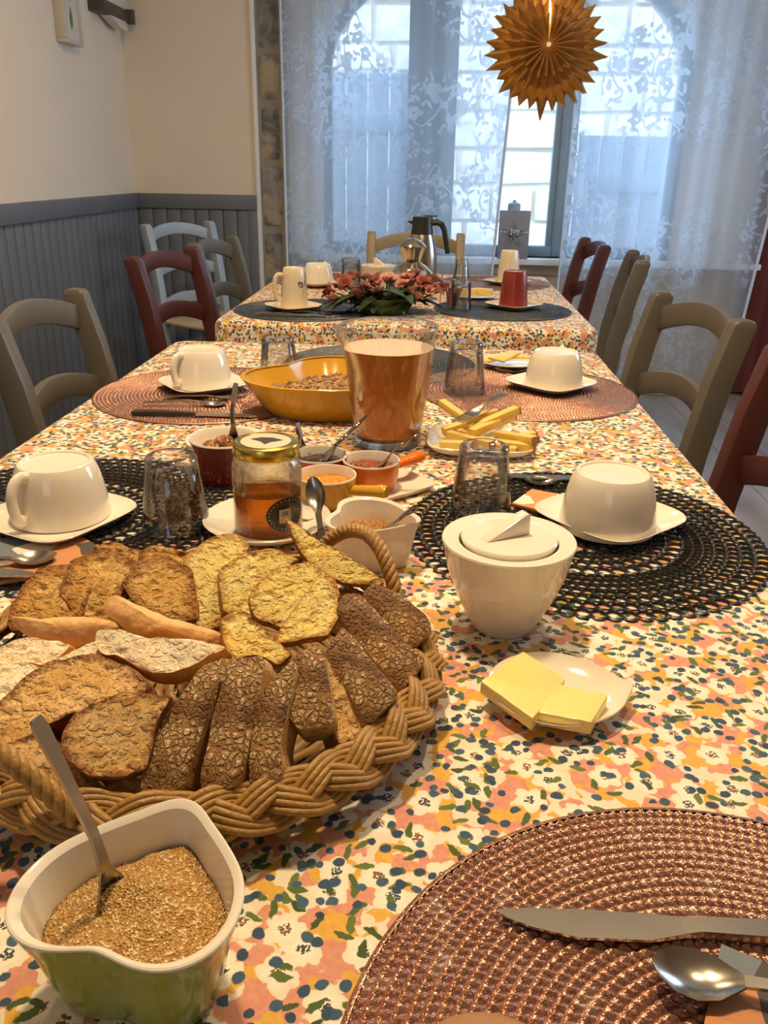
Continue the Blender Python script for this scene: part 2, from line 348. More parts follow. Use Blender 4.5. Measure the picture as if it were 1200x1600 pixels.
M = dict(
    cloth=cloth_mat(), lace=lace_mat(),
    ceramic=plain('white_ceramic', (.80, .74, .63), .12, vary=.03, scale=6, Coat_Weight=.3),
    cream=plain('cream_ceramic', (.74, .63, .46), .14, vary=.03, scale=6),
    brown_cer=plain('brown_ceramic', (.36, .19, .09), .35, vary=.06, scale=9),
    green_cer=plain('green_ceramic', (.29, .35, .075), .18, vary=.07, scale=12, Coat_Weight=.3),
    yellow_cer=plain('yellow_ceramic', (.58, .31, .025), .14, vary=.05, scale=8),
    orange_cer=plain('orange_ceramic', (.72, .17, .015), .16, vary=.06, scale=10),
    red_cer=plain('red_ceramic', (.50, .03, .02), .16, vary=.06, scale=10),
    maroon_cer=plain('maroon_ceramic', (.17, .018, .015), .18, vary=.08, scale=14),
    redmug=plain('brick_red_ceramic', (.22, .026, .018), .25, vary=.05, scale=8),
    steel=plain('brushed_steel', (.38, .35, .31), .22, 1.0, .06, 60), dsteel=plain('dark_steel', (.34, .31, .27), .25, 1.0, .06, 60),
    chrome=plain('chrome', (.62, .56, .42), .10, 1.0, .03, 20), gold=plain('gold_lid', (.62, .47, .10), .22, 1.0, .05, 30),
    blackp=plain('black_plastic', (.018, .018, .018), .35), rubber=plain('black_rubber_openwork', (.016, .016, .015), .38, vary=.2, scale=60),
    glass=glass_mat('drinking_glass', (1, 1, 1), .55), tglass=pane_mat('tumbler_glass', (.95, .96, .955), .30, .75), jar_glass=glass_mat('jar_glass', (.95, .96, .92), .45), pane=pane_mat('window_glass', (.94, .97, 1.0)),
    pitch=pane_mat('pitcher_glass', (.97, .97, .96), .06),
    pinkweave=woven_mat('rose_metallic_weave', (.34, .155, .105), (.52, .29, .21), (.68, .46, .35)),
    darkweave=woven_mat('charcoal_metallic_weave', (.045, .05, .055), (.13, .14, .15), (.22, .23, .24)),
    toast=crumb_mat('toasted_crumb', (.76, .42, .10), (.88, .58, .19), (.36, .15, .03), (.30, .10, .022), 70, .45, (.55, 1.1)),
    toastcrust=crust_mat('toast_crust', (.36, .14, .035), (.13, .045, .014), True),
    yellow=crumb_mat('yellow_crumb', (.97, .76, .22), (.99, .85, .34), (.72, .42, .08), (.52, .24, .05), 62, .5, (.74, 1.08)),
    yellowcrust=crust_mat('seeded_crust', (.52, .24, .06), (.17, .055, .016), True),
    white=crumb_mat('white_crumb', (.95, .79, .52), (.98, .88, .64), (.78, .58, .34), (.80, .58, .32), 75, .3, (.8, 1.15), .0009),
    whiteside=crumb3('white_crumb_side', (.92, .76, .52), (.96, .85, .64), (.78, .58, .34), 90, .3),
    rollcrust=crust_mat('tan_crust', (.76, .47, .19), (.60, .31, .10)),
    brown=crumb_mat('rustic_crumb', (.74, .44, .14), (.86, .58, .25), (.36, .16, .04), (.26, .10, .028), 58, .5, (.74, 1.05)),
    browncrust=crust_mat('rustic_crust', (.30, .12, .038), (.11, .04, .013)),
    loafcrumb=crumb3('dark_loaf_crumb', (.62, .36, .13), (.74, .48, .20), (.32, .15, .045), 90, .4), flour=flour_mat(),
    wicker=plain('wicker_reed', (.37, .205, .055), .5, vary=.30, scale=60, bump=.001), wicker2=plain('dark_wicker_reed', (.26, .135, .035), .5, vary=.3, scale=60),
    butter=plain('butter', (.88, .70, .24), .35, vary=.05, scale=30, bump=.0006, Subsurface_Weight=.15, Subsurface_Scale=.005),
    cheese=plain('cheese', (.80, .54, .13), .4, vary=.08, scale=40, bump=.0004), rind=plain('cheese_rind', (.38, .19, .06), .6, vary=.2, scale=60),
    sugar=grain_mat('brown_sugar', (.42, .21, .05), (.68, .42, .15), (.90, .72, .42), 850), muscovado=grain_mat('dark_sugar', (.34, .14, .025), (.52, .25, .06), (.60, .35, .12), 700),
    muesli=crumb3('cereal', (.42, .23, .10), (.62, .40, .20), (.14, .06, .03), 120, .5),
    jam_o=jam_mat('orange_jam', (.70, .22, .01), (.85, .38, .03)), jam_b=jam_mat('black_jam', (.012, .007, .012), (.05, .02, .03), .06), jam_r=jam_mat('red_jam', (.22, .035, .015), (.36, .08, .03)),
    fig=jam_mat('candied_figs', (.18, .055, .012), (.42, .17, .03), .25),
    juice=plain('orange_juice', (.66, .20, .004), .5, vary=.06, scale=14), foam=plain('juice_froth', (.64, .47, .34), .45, vary=.08, scale=50),
    honey=glass_mat('honey', (.76, .39, .09), .15, 0.0, 1.45),
    label=plain('black_paper', (.02, .018, .015), .5), labelw=plain('cream_paper', (.50, .40, .27), .6), lidprint=plain('cream_print', (.60, .52, .40), .5),
    napkin=napkin_mat(),
    taupe=paint_wood('taupe_paint', (.115, .103, .084)), redw=paint_wood('dark_red_paint', (.078, .020, .016)), bluew=paint_wood('blue_grey_paint', (.34, .41, .48)), creamw=paint_wood('cream_paint', (.34, .26, .15)),
    rush=wood_mat('woven_rush', (.48, .38, .22), (.60, .50, .32), (90, 12, 10)), seatw=plain('white_cushion', (.75, .74, .72), .8),
    tablew=wood_mat('table_wood', (.30, .18, .09), (.38, .24, .12)),
    wall=plain('cream_plaster', (.80, .70, .57), .85, vary=.03, scale=5, bump=.001), bead=paint_wood('slate_grey_paint', (.15, .165, .19), .5), whitep=plain('white_paint', (.80, .80, .78), .5),
    stone=stone_mat('grey_jamb_stone', (.12, .115, .11), (.30, .28, .25), (.42, .34, .23)), mortar=plain('lime_mortar', (.30, .26, .20), .95, bump=.004),
    outstone=stone_mat('pale_limestone', (.72, .66, .53), (.56, .50, .40), (.78, .72, .61), 7), outmortar=plain('outdoor_mortar', (.62, .57, .48), .95),
    frame=paint_wood('blue_grey_window_paint', (.27, .38, .44), .45), shutter=paint_wood('grey_blue_shutter_paint', (.58, .68, .78), .6), ground=plain('courtyard_gravel', (.40, .37, .32), .95, bump=.01),
    plank=wood_mat('grey_floor_wood', (.24, .205, .19), (.36, .32, .30), (3, .5, 3)), floorj=plain('floor_joint', (.08, .07, .065), .9),
    maroon=plain('maroon_drape', (.12, .02, .018), .8, vary=.15), leaf=plain('dark_leaf', (.035, .065, .018), .4, vary=.3, scale=30), leaf2=plain('fresh_leaf', (.10, .17, .04), .5, vary=.3, scale=20),
    petal=plain('salmon_petal', (.58, .23, .18), .55, vary=.22, scale=45, Subsurface_Weight=.1), petal2=plain('deep_pink_petal', (.30, .07, .06), .55, vary=.2, scale=45), petal3=plain('pale_pink_petal', (.60, .33, .25), .55, vary=.15, scale=45),
    card=plain('silver_card', (.25, .26, .29), .55), ink=plain('grey_ink', (.12, .13, .14), .7), whiteink=plain('white_ink', (.85, .86, .88), .6), bluejar=plain('pale_blue_tin', (.30, .42, .55), .4),
    silverframe=plain('silver_frame', (.62, .56, .48), .4, .3), mat_paper=plain('picture_paper', (.62, .58, .52), .7), sconce=plain('sconce_metal', (.085, .075, .055), .45, .3), frost=plain('frosted_shade', (.72, .66, .58), .4),
    beige=plain('beige_panel', (.52, .42, .30), .7),
)
def star_mat():
    t = NT('star_paper'); tl = t.n('ShaderNodeBsdfTranslucent'); tl.inputs[0].default_value = (.62, .37, .10, 1); df = t.n('ShaderNodeBsdfDiffuse'); df.inputs[0].default_value = (.34, .21, .085, 1)
    m = t.n('ShaderNodeMixShader'); m.inputs[0].default_value = .55; t.t.links.new(tl.outputs[0], m.inputs[1]); t.t.links.new(df.outputs[0], m.inputs[2]); t.t.links.new(m.outputs[0], t.out.inputs[0]); return t.m
M['star'] = star_mat()
_t = NT('lamp_bulb'); _t.base((1, .8, .4), .5, Emission_Color=(1.0, .62, .20, 1), Emission_Strength=14.0); M['bulb'] = _t.m

# ------------------------------------------------------------------ the room
XL, XR, YB, YF, ZC = -1.52, 2.35, 4.45, -2.6, 2.5
fl = struct('floor', G().box(XL - .2, XR + .2, YF, 4.95, -.05, -.004), M['floorj'])
_x = XL; _pl = []
k = 0
while _x < XR:
    w = .185
    for j, (a, b) in enumerate(((-.3, 1.4 + .5*(k % 3)), (1.4 + .5*(k % 3), 4.6))):
        part('plank', G().box(_x + .0015, min(_x + w - .0015, XR), a + .002, b - .002, -.004, 0), M['plank'], fl)
    _x += w; k += 1
struct('ceiling', G().box(XL - .2, XR + .2, YF, 4.95, ZC, ZC + .1), M['wall'])
wl = struct('wall_left', G().box(XL - .2, XL, YF, 4.95, 0, ZC), M['wall'])
struct('wall_right', G().box(XR, XR + .2, YF, 4.95, 0, ZC), M['wall'])
struct('wall_front', G().box(XL, XR, YF - .2, YF, 0, ZC), M['wall'])
RT, RB = .972, .902            # top and bottom of the dado rail
y = 1.0
while y < YB - .02:
    part('panel_board', G().box(XL, XL + .012, y + .003, min(y + .072, YB - .013) - .003, .02, RB), M['bead'], wl, bevel=.003); y += .072
part('panel_backing', G().box(XL, XL + .004, -1.0, YB, 0, RB), M['bead'], wl)
part('rail', G().box(XL, XL + .024, -1.0, YB, RB, RT), M['bead'], wl, bevel=.003)
SX = -.90                      # where the plaster ends and the jamb stones start
wb = struct('wall_back', G().box(XL, SX, YB, 4.95, 0, ZC), M['wall'])
x = XL + .014
while x < SX - .01:
    part('panel_board', G().box(x + .003, min(x + .072, SX) - .003, YB - .012, YB, .02, RB), M['bead'], wb, bevel=.003); x += .072
part('panel_backing', G().box(XL, SX, YB - .004, YB, 0, RB), M['bead'], wb)
part('rail', G().box(XL + .024, SX, YB - .024, YB, RB, RT), M['bead'], wb, bevel=.003)
part('panel_stile', G().box(SX - .045, SX, YB - .016, YB, 0, RB), M['bead'], wb, bevel=.003)
struct('trim_1', G().box(SX, SX + .018, YB - .012, YB + .2, 0, ZC), M['whitep'], .003)
# stone jamb and window wall with its arched opening
WY = 4.62
jw = struct('wall_jamb', G().box(SX + .018, -.76, YB + .02, 4.95, 0, ZC), M['mortar'])
rnd = random.Random(3); z = 0.0
while z < ZC - .05:
    h = rnd.uniform(.20, .34); x0 = SX + .020 + rnd.uniform(0, .01)
    g = G(); n = 5; loops = []
    b = [(x0, z + .012), (-.765 - rnd.uniform(0, .012), z + .012 + rnd.uniform(0, .01)), (-.765 - rnd.uniform(0, .012), min(z + h, ZC) - .012), (x0 + rnd.uniform(0, .012), min(z + h, ZC) - .012 - rnd.uniform(0, .01))]
    g.loft([[(p[0], YB + .06, p[1]) for p in b], [(p[0], YB + .006 + rnd.uniform(0, .012), p[1]) for p in b]], True, True)
    part('stone', g, M['stone'], jw, bevel=.012); z += h
AX, AA, AB, AS, SZ = .315, .905, .55, 1.56, .685     # arch centre, half width, rise, spring height, sill height
def arch_pts(a, b, n=40, z0=SZ):
    p = [(AX - a, z0)]
    p += [(AX - a*cos(PI*i/n), AS + b*sin(PI*i/n)) for i in range(n + 1)]
    return p + [(AX + a, z0)]
g = G(); inner = arch_pts(AA, AB)
outer = []
for (px, pz) in inner:
    if pz <= AS + 1e-6: outer.append((-.765 if px < AX else XR, pz))
    else:
        t = (px - AX)/AA
        outer.append((AX + (XR - AX if t > 0 else AX + .765)*t if abs(t) < .999 else px, ZC))
outer[0] = (-.765, SZ); outer[1] = (-.765, AS); outer[2] = (-.765, ZC)
outer[-1] = (XR, SZ); outer[-2] = (XR, AS); outer[-3] = (XR, ZC)
n = len(inner); v = []
for Y in (WY, WY + .33): v += [(p[0], Y, p[1]) for p in inner] + [(p[0], Y, p[1]) for p in outer]
f = []
for i in range(n - 1):
    f.append((i, i + 1, n + i + 1, n + i)); f.append((2*n + i, 3*n + i, 3*n + i + 1, 2*n + i + 1)); f.append((i, 2*n + i, 2*n + i + 1, i + 1))
g.add(v, f); struct('wall_window', g, M['whitep'])
struct('wall_under_window', G().box(-.765, XR, WY, WY + .33, 0, SZ), M['beige'])
struct('trim_2', G().box(-.70, XR - .1, 4.53, WY + .30, SZ - .03, SZ), M['whitep'], .004)
part('panel_rail', G().box(-.70, XR - .1, WY - .02, WY, SZ - .085, SZ - .035), M['beige'], bpy.data.objects['wall_under_window'], .003)
wn = obj('window_1', None, None, kind='structure')
def bar(x0, x1, z0, z1, nm='frame_post', d=.06, y=.05): part(nm, G().box(x0, x1, WY + y, WY + y + d, z0, z1), M['frame'], wn, .006)
bar(-.16, .085, SZ, AS + AB); bar(.585, .70, SZ, AS + AB)
bar(-.16, -.03, SZ, AS + AB, 'sash_stile', .09, .036); bar(.615, .655, SZ + .002, AS + AB - .002, 'sash_stile', .09, .036)
bar(AX - AA, AX + AA, SZ, SZ + .055, 'bottom_rail', .07, .044)
arcg = G(); a = arch_pts(AA, AB); b = arch_pts(AA - .045, AB - .045)
vs = [(p[0], Y, p[1]) for Y in (WY + .053, WY + .113) for l in (a, b) for p in l]; n = len(a); fs = []
for i in range(n - 1): fs += [(i, i + 1, n + i + 1, n + i), (2*n + i, 3*n + i, 3*n + i + 1, 2*n + i + 1), (n + i, n + i + 1, 3*n + i + 1, 3*n + i)]
arcg.add(vs, fs); part('arch_frame', arcg, M['frame'], wn)
for x0, x1 in ((AX - AA + .04, -.16), (.085, .585), (.70, AX + AA - .04)):
    part('pane', G().box(x0, x1, WY + .078, WY + .084, SZ + .055, AS + .54 if x0 > 0 and x1 < .6 else AS + .30), M['pane'], wn)
# courtyard beyond the window
struct('ground', G().box(-6, 8, 4.96, 12, -.2, -.1), M['ground'])
cw = struct('wall_courtyard', G().box(-5, 7, 7.6, 7.9, -.1, 2.62), M['outmortar'])
rnd = random.Random(5); z = -.1; meshes = []
while z < 2.55:
    h = rnd.choice((.2, .24, .28)); x = -2.2 - rnd.random()*.3
    while x < 3.4:
        w = rnd.uniform(.28, .52)
        b = [(x + .012, z + .012), (x + w - .012, z + .012 + rnd.uniform(0, .02)), (x + w - .012 - rnd.uniform(0, .02), z + h - .012), (x + .012 + rnd.uniform(0, .02), z + h - .012)]
        yy = 7.57 - rnd.uniform(0, .025)
        part('stone', G().loft([[(p[0], 7.62, p[1]) for p in b], [(p[0], yy, p[1]) for p in b]], False, True), M['outstone'], cw, bevel=.018)
        x += w
    z += h
def shutter(x0, x1, y, z1, label):
    t = thing('window_shutter', label, 'shutter', (x0, y, -.1))
    n = max(2, round((x1 - x0)/.12)); w = (x1 - x0)/n
    for i in range(n): part('board', G().box(i*w + .003, (i + 1)*w - .003, 0, .03, 0, z1 + .1), M['shutter'], t, .004)
    for zz in (.3, z1 - .2): part('brace', G().box(.02, x1 - x0 - .02, -.025, 0, zz, zz + .09), M['shutter'], t, .004)
shutter(-.78, -.16, 5.25, 1.60, 'blue grey board shutter outside the left window pane')
shutter(.80, 1.32, 5.30, 1.30, 'lower blue grey board shutter outside the right window pane')
# lace curtains
def curtain(x0, x1, zb, zt, fold, amp, label, seed, slant0=0.0, slant1=0.0, yc=4.47):
    N = int((x1 - x0)/.011); K = 30; v = []; f = []; uvs = []; s = 0; last = None
    for i in range(N + 1):
        u = i/N
        for k in range(K + 1):
            q = k/K; z = zb + (zt - zb)*q
            x = x0 + (x1 - x0)*u + slant0*(1 - u)*(1 - q)**1.0 + slant1*u*(1 - q)
            ph = x*fold + 1.4*noise.noise(Vector((x*2.1, seed, 0))) + .5*noise.noise(Vector((x*3, z*.7, seed)))
            y = yc + amp*sin(ph)*(.75 + .4*noise.noise(Vector((x*1.7, seed + 4, z*.3)))) + .010*sin(ph*2.3 + seed)
            v.append((x, y, z))
    for i in range(N):
        for k in range(K):
            a = i*(K + 1) + k; f.append((a, a + K + 1, a + K + 2, a + 1))
    g = G(); g.v = v; g.f = f
    o = single('lace_curtain', g, M['lace'], label, 'curtain', smooth=180)
    me = o.data; uvl = me.uv_layers.new(name='UVMap')
    arc = [0]
    for i in range(N): arc.append(arc[-1] + math.hypot(v[(i + 1)*(K + 1)][0] - v[i*(K + 1)][0], v[(i + 1)*(K + 1)][1] - v[i*(K + 1)][1]))
    for lp in me.loops:
        i, k = divmod(lp.vertex_index, K + 1); uvl.data[lp.index].uv = (arc[i] + seed*3.1, zb + (zt - zb)*k/K)
    h = G().tube([v[k] for k in range(K + 1)], .006, 6); part('side_hem', h, M['hem'], o)
    h = G().tube([v[N*(K + 1) + k] for k in range(K + 1)], .008, 6); part('side_hem', h, M['hem'], o)
    return o
M['hem'] = plain('curtain_hem', (.66, .74, .86), .8)
curtain(-.755, .375, .012, 2.42, 26, .024, 'white lace curtain left of the bare window gap', 1.0, slant1=-.10)
curtain(.640, 1.74, .015, 2.42, 24, .027, 'white lace curtain right of the bare window gap', 2.0, slant1=-.16)
g = G(); N = 30; lo = []
for z in (.03, 2.42): lo.append([(1.60 + .55*i/N, 4.53 + .02*sin(i*.9), z) for i in range(N + 1)] + [(1.60 + .55*i/N, 4.536 + .02*sin(i*.9), z) for i in range(N, -1, -1)])
g.loft(lo, True, True); single('drape', g, M['maroon'], 'dark maroon drape hanging beside the right lace curtain', 'curtain', smooth=60)

# ------------------------------------------------------------------ tables and cloths
def rrect(x0, x1, y0, y1, r, n=8):
    p = []
    for cx, cy, a0 in ((x1 - r, y1 - r, 0), (x0 + r, y1 - r, PI/2), (x0 + r, y0 + r, PI), (x1 - r, y0 + r, 1.5*PI)):
        for i in range(n + 1): a = a0 + PI/2*i/n; p.append((cx + r*cos(a), cy + r*sin(a), cos(a), sin(a)))
    out = []                                   # subdivide the straight sides
    for i, q in enumerate(p):
        w = p[(i + 1) % len(p)]; L = math.hypot(w[0] - q[0], w[1] - q[1]); m = max(1, int(L/.04))
        for k in range(m):
            t = k/m; out.append(tuple(q[j] + (w[j] - q[j])*t for j in range(4)))
    return out
def table(x0, x1, y0, y1, tl, cl, seed):
    t = thing('dining_table', tl, 'table', ((x0 + x1)/2, (y0 + y1)/2, 0)); hx, hy = (x1 - x0)/2, (y1 - y0)/2
    part('tabletop', G().box(-hx + .006, hx - .006, -hy + .006, hy - .006, .715, .747), M['tablew'], t, .004)
    part('apron', G().box(-hx + .06, hx - .06, -hy + .06, hy - .06, .64, .715), M['tablew'], t)
    for sx in (-1, 1):
        for sy in (-1, 1): part('leg', G().box(sx*(hx - .08) - .03, sx*(hx - .08) + .03, sy*(hy - .08) - .03, sy*(hy - .08) + .03, 0, .70), M['tablew'], t, .004)
    o = rrect(x0, x1, y0, y1, .035); rings = []; uv = []
    for d, z, off in ((0, .75, -.014), (.010, .7485, -.005), (.020, .741, .001), (.032, .73, .004), (.09, .67, .006), (.15, .61, .010), (.21, .55, .014), (.26, .50, .018)):
        L = []; U = []
        for i, (x, y, nx, ny) in enumerate(o):
            ln = math.hypot(nx, ny) or 1
            wv = 0 if z > .72 else (.012*(.72 - z)/.2)*sin((x + y*1.3)*34 + seed) 
            ox = off + wv; L.append((x + nx/ln*ox, y + ny/ln*ox, z)); U.append((x + nx/ln*(d - .014), y + ny/ln*(d - .014)))
        rings.append(L); uv.append(U)
    g = G().loft(rings[::-1], False, True)
    ob = single('tablecloth', g, M['cloth'], cl, 'tablecloth', smooth=50)
    n = len(o); flat = [q for U in uv[::-1] for q in U]; ul = ob.data.uv_layers.new(name='UVMap')
    for lp in ob.data.loops: u = flat[lp.vertex_index]; ul.data[lp.index].uv = (u[0] + seed, u[1] + seed*.7)
table(-.567, .362, .0, 1.845, 'wooden dining table in front, hidden under its floral cloth', 'floral cotton cloth on the front table, under the bread basket', 0.0)
table(-.548, .412, 2.10, 3.22, 'wooden dining table at the back, hidden under its floral cloth', 'floral cotton cloth on the back table, under the pink flowers', 3.3)

# ------------------------------------------------------------------ chairs
def chair(name, label, mat, seat=None, group='ladder back chairs round the tables'):
    t = thing(name, label, 'chair', (0, 0, 0), 0, group); Wd, H = .185, .865
    for s in (-1, 1):
        lo = []
        for z, x, w, d in ((0, -.205, .032, .036), (.20, -.195, .034, .040), (.45, -.190, .036, .046), (.60, -.207, .036, .048), (.75, -.235, .036, .048), (H - .012, -.262, .036, .046), (H - .004, -.262, .034, .038), (H, -.262, .028, .026)):
            lo.append([(x + a*d/2, s*Wd + b*w/2, z) for a, b in ((-1, -1), (1, -1), (1, 1), (-1, 1))])
        part('back_post', G().loft(lo, True, True), mat, t, .004)
        lf = [(.0, .016), (.10, .017), (.30, .020), (.46, .021)]
        part('front_leg', G().lathe([(r, z) for z, r in lf], 12, Matrix.Translation((.19, s*.195, 0)), cap1=True), mat, t)
        part('side_stretcher', G().tube([(-.19, s*Wd, .20), (.19, s*.195, .22)], .010, 8), mat, t)
    for zb, xs in ((.775, -.256), (.625, -.226), (.475, -.203)):
        n = 14; secs = []
        for i in range(n + 1):
            y = -Wd + .010 + (2*Wd - .02)*i/n; q = 1 - (y/Wd)**2
            xc = xs - .034*q; zt = zb + .052 + .038*q; z0 = zb + .040*q*(1.0)
            secs.append([(xc - .009, y, z0), (xc + .009, y, z0), (xc + .009, y, zt), (xc - .009, y, zt)])
        part('back_slat', G().loft(secs, True, True), mat, t, .004)
    part('front_stretcher', G().tube([(.19, -.195, .26), (.19, .195, .26)], .011, 8), mat, t)
    sg = G().loft([[(x*.21 + .0, yv*.21, z) for x, yv in sup(7, 40, 1)] for z in (.445, .46)], True, True)
    part('seat', sg, seat or M['rush'], t, .006); return t
def seat_at(root, a, b, flip=False, **k):       # a, b: tops of the near and far back post
    mx, my = (a[0] + b[0])/2, (a[1] + b[1])/2; dx, dy = b[0] - a[0], b[1] - a[1]
    rz = math.atan2(dy, dx) - PI/2 + (PI if flip else 0)
    root.location = (mx + .262*cos(rz), my + .262*sin(rz), 0); root.rotation_euler = (0, 0, rz); return root
c = chair('ladder_back_chair', 'taupe painted ladder back chair at the left of the front table', M['taupe']); seat_at(c, (-.755, 1.40), (-.755, 1.79))
def more(label, a, b, mat=None, flip=False, src=c):
    r = dup(src, (0, 0, 0), 0, label); seat_at(r, a, b, flip); return r
more('taupe chair on the right of the front table with its whole arched back showing', (.575, 1.57), (.51, 1.99), flip=True)
more('taupe chair at the right of the back table, half hidden behind the nearer taupe chair', (.63, 2.67), (.68, 3.04), flip=True)
more('taupe chair at the left of the back table, just behind the dark red chair', (-.812, 2.92), (-.767, 3.29))
r1 = chair('ladder_back_chair', 'dark red painted ladder back chair at the left front corner of the back table', M['redw']); seat_at(r1, (-.855, 2.44), (-.785, 2.80))
more('slim dark red chair on the right of the back table against the lace curtain', (.615, 3.22), (.605, 3.58), flip=True, src=r1)
more('dark red chair at the right photo edge, nearest of all the chairs', (.588, .99), (.556, 1.37), flip=True, src=r1)
b1 = chair('ladder_back_chair', 'pale blue grey chair standing in the far left corner against the panelling', M['bluew']); seat_at(b1, (-1.27, 3.80), (-1.06, 4.12))
w1 = chair('ladder_back_chair', 'cream wooden chair at the far head of the back table behind the thermos', M['creamw'])
w1.rotation_euler = (0, 0, -PI/2); w1.location = (-.078, 3.66 - .262, 0)

# ------------------------------------------------------------------ placemats
def woven_mesh(R=.19, rows=29):
    g = G(); pitch = R/rows
    for k in range(1, rows):
        r0 = k*pitch; nb = max(8, int(2*PI*(r0 + pitch/2)/.0058)); n = nb*4; prof = [(0, .0004), (.18, .0016), (.5, .0026), (.82, .0016), (1, .0004)]
        loops = []
        for a, h in prof:
            L = []
            for j in range(n):
                th = 2*PI*(j/n + .37*k) + (a - .5)*2*PI/nb*.9
                s = .5 + .5*cos(2*PI*j/4*1.0)
                L.append(((r0 + a*pitch)*cos(th), (r0 + a*pitch)*sin(th), h*(.45 + .75*s) if 0 < a < 1 else h))
            loops.append(L)
        g.loft(loops)
    g.lathe([(pitch, .001), (.0005, .0022)], 24, cap=False)
    g.lathe([(R, .0), (R + .0012, .0012), (R, .0024), (R - .002, .0026)], 160, cap=False)
    return g
WV = mesh('woven_placemat', woven_mesh(), M['pinkweave'], smooth=60); WVD = WV.copy(); WVD.materials.clear(); WVD.materials.append(M['darkweave'])
def mat_w(x, y, me, label, rz=0.0): return obj('woven_placemat', me, None, T(x, y, .0006), (0, 0, rz), label=label, category='placemat', group='round woven placemats')
mat_w(.158, .226, WV, 'rose metallic woven placemat nearest the camera, under the large knife')
mat_w(.171, 1.463, WV, 'rose woven placemat on the right under the second cup and the fluted glass', .5)
mat_w(-.375, 1.384, WV, 'rose woven placemat on the left under the second cup, with dark handled cutlery', 1.1)
mat_w(.21, 2.98, WV, 'rose woven placemat at the far right corner of the back table', 1.7)
mat_w(-.36, 2.94, WV, 'rose woven placemat at the far left corner of the back table', 2.1)
mat_w(-.10, 1.655, WVD, 'charcoal woven placemat at the table head behind the juice pitcher', .2)
mat_w(-.345, 2.30, WVD, 'charcoal woven placemat under the tall leaf patterned mug on the back table', .8)
mat_w(.195, 2.39, WVD, 'charcoal woven placemat under the red mug on the back table', 1.4)
def open_mesh(R=.19):
    g = G(); th = .0026; rings = []; bands = ((R, .105, 84), (.105, .052, 42), (.052, .022, 21)); NP = 12
    for ro, ri, N in bands:
        q = 1 - 2*PI/N*1.02; r = ro; k = 0; m = max(1, round(math.log(ri/ro)/math.log(q))); q = (ri/ro)**(1/m)
        for i in range(m):
            r1 = r*q; rm = (r + r1)/2
            for j in range(N):
                t0 = 2*PI*(j + .5*(i % 2))/N; dt = 2*PI/N; out = []; inn = []
                for s in range(NP):
                    a = 2*PI*s/NP; ca, sa = cos(a), sin(a); w = 1/max(abs(ca), abs(sa))
                    tt = t0 + dt/2*ca*w; rr = rm + (r - r1)/2*sa*w
                    if r == R and sa > .7: rr += .0022*(1 - abs(ca*w))
                    out.append((rr, tt))
                    aa = a; hx, hy = .84*cos(aa), .74*sin(aa)
                    rot = .35; hx, hy = hx*cos(rot) - hy*sin(rot), hx*sin(rot) + hy*cos(rot)
                    inn.append((rm + (r - r1)/2*hy*1.02, t0 + dt/2*hx*1.02))
                P = lambda p, z: (p[0]*cos(p[1]), p[0]*sin(p[1]), z)
                mid = [((o[0]*.45 + i_[0]*.55), (o[1]*.45 + i_[1]*.55)) for o, i_ in zip(out, inn)]
                g.loft([[P(p, th*.55) for p in out], [P(p, th) for p in mid], [P(p, th*.5) for p in inn], [P(p, 0) for p in inn]])
            r = r1
    g.lathe([(.022, 0), (.022, th*.6), (.015, th), (.0005, th)], 30, cap=False)
    return g
OM = mesh('openwork_placemat', open_mesh(), M['rubber'], smooth=60)
for x, y, l in ((.170, .841, 'black openwork placemat with oval holes on the right, behind the white sugar bowl'), (-.395, .835, 'black openwork placemat with oval holes on the left, behind the bread basket')):
    obj('openwork_placemat', OM, None, T(x, y, .0006), (0, 0, 0), label=l, category='placemat', group='black openwork placemats')
MZ = .0036

# ------------------------------------------------------------------ crockery
def cup(name, label, body, loc, hdeg, grp, k=1.0, prof=None, inn=None, handle=None):
    t = thing(name, label, 'cup', loc, math.radians(hdeg), grp)
    prof = prof or [(.0495, 0), (.0510, .001), (.0512, .004), (.0497, .018), (.0472, .034), (.0434, .050), (.0400, .0585), (.0378, .0618), (.0362, .0624), (.0346, .0618), (.0336, .0596), (.020, .0588), (0, .0586)]
    inn = inn or [(.0495, 0), (.0478, .002), (.0462, .020), (.042, .042), (.036, .053), (0, .0552)]
    g = G().lathe(prof, 72, cap=False); g.lathe(inn, 72, cap=False); part('body', g, body, t)
    hp = handle or [(.038, .055), (.048, .0585), (.058, .054), (.063, .043), (.063, .030), (.060, .018), (.053, .0125), (.0485, .017)]
    sm = []
    for i in range(len(hp) - 1):
        p0, p1, p2, p3 = hp[max(i - 1, 0)], hp[i], hp[i + 1], hp[min(i + 2, len(hp) - 1)]
        for q in (0, .25, .5, .75):
            sm.append(tuple(.5*((2*p1[d]) + (-p0[d] + p2[d])*q + (2*p0[d] - 5*p1[d] + 4*p2[d] - p3[d])*q*q + (-p0[d] + 3*p1[d] - 3*p2[d] + p3[d])*q**3) for d in (0, 1)))
    sm.append(hp[-1])
    part('handle', G().tube([(x, 0, z) for x, z in sm], .0042, 10, flat=1.5), body, t, smooth=60); return t
def saucer_mesh(h=.068, n=4.2):
    lo = []
    for s, z, e in ((.60, .0, 3), (.62, .0018, 3), (.86, .0060, n), (.985, .0122, n), (1.0, .0132, n), (.99, .0138, n), (.93, .0108, n), (.84, .0075, n), (.64, .0040, 3), (.58, .0044, 3), (.30, .0040, 2.5), (.02, .0040, 2)):
        lo.append([(x, y, z) for x, y in sup(e, 96, h*s)])
    return G().loft(lo, True, True)
SAU = mesh('square_saucer', saucer_mesh(), M['ceramic'])
SAUC = SAU.copy(); SAUC.materials.clear(); SAUC.materials.append(M['cream'])
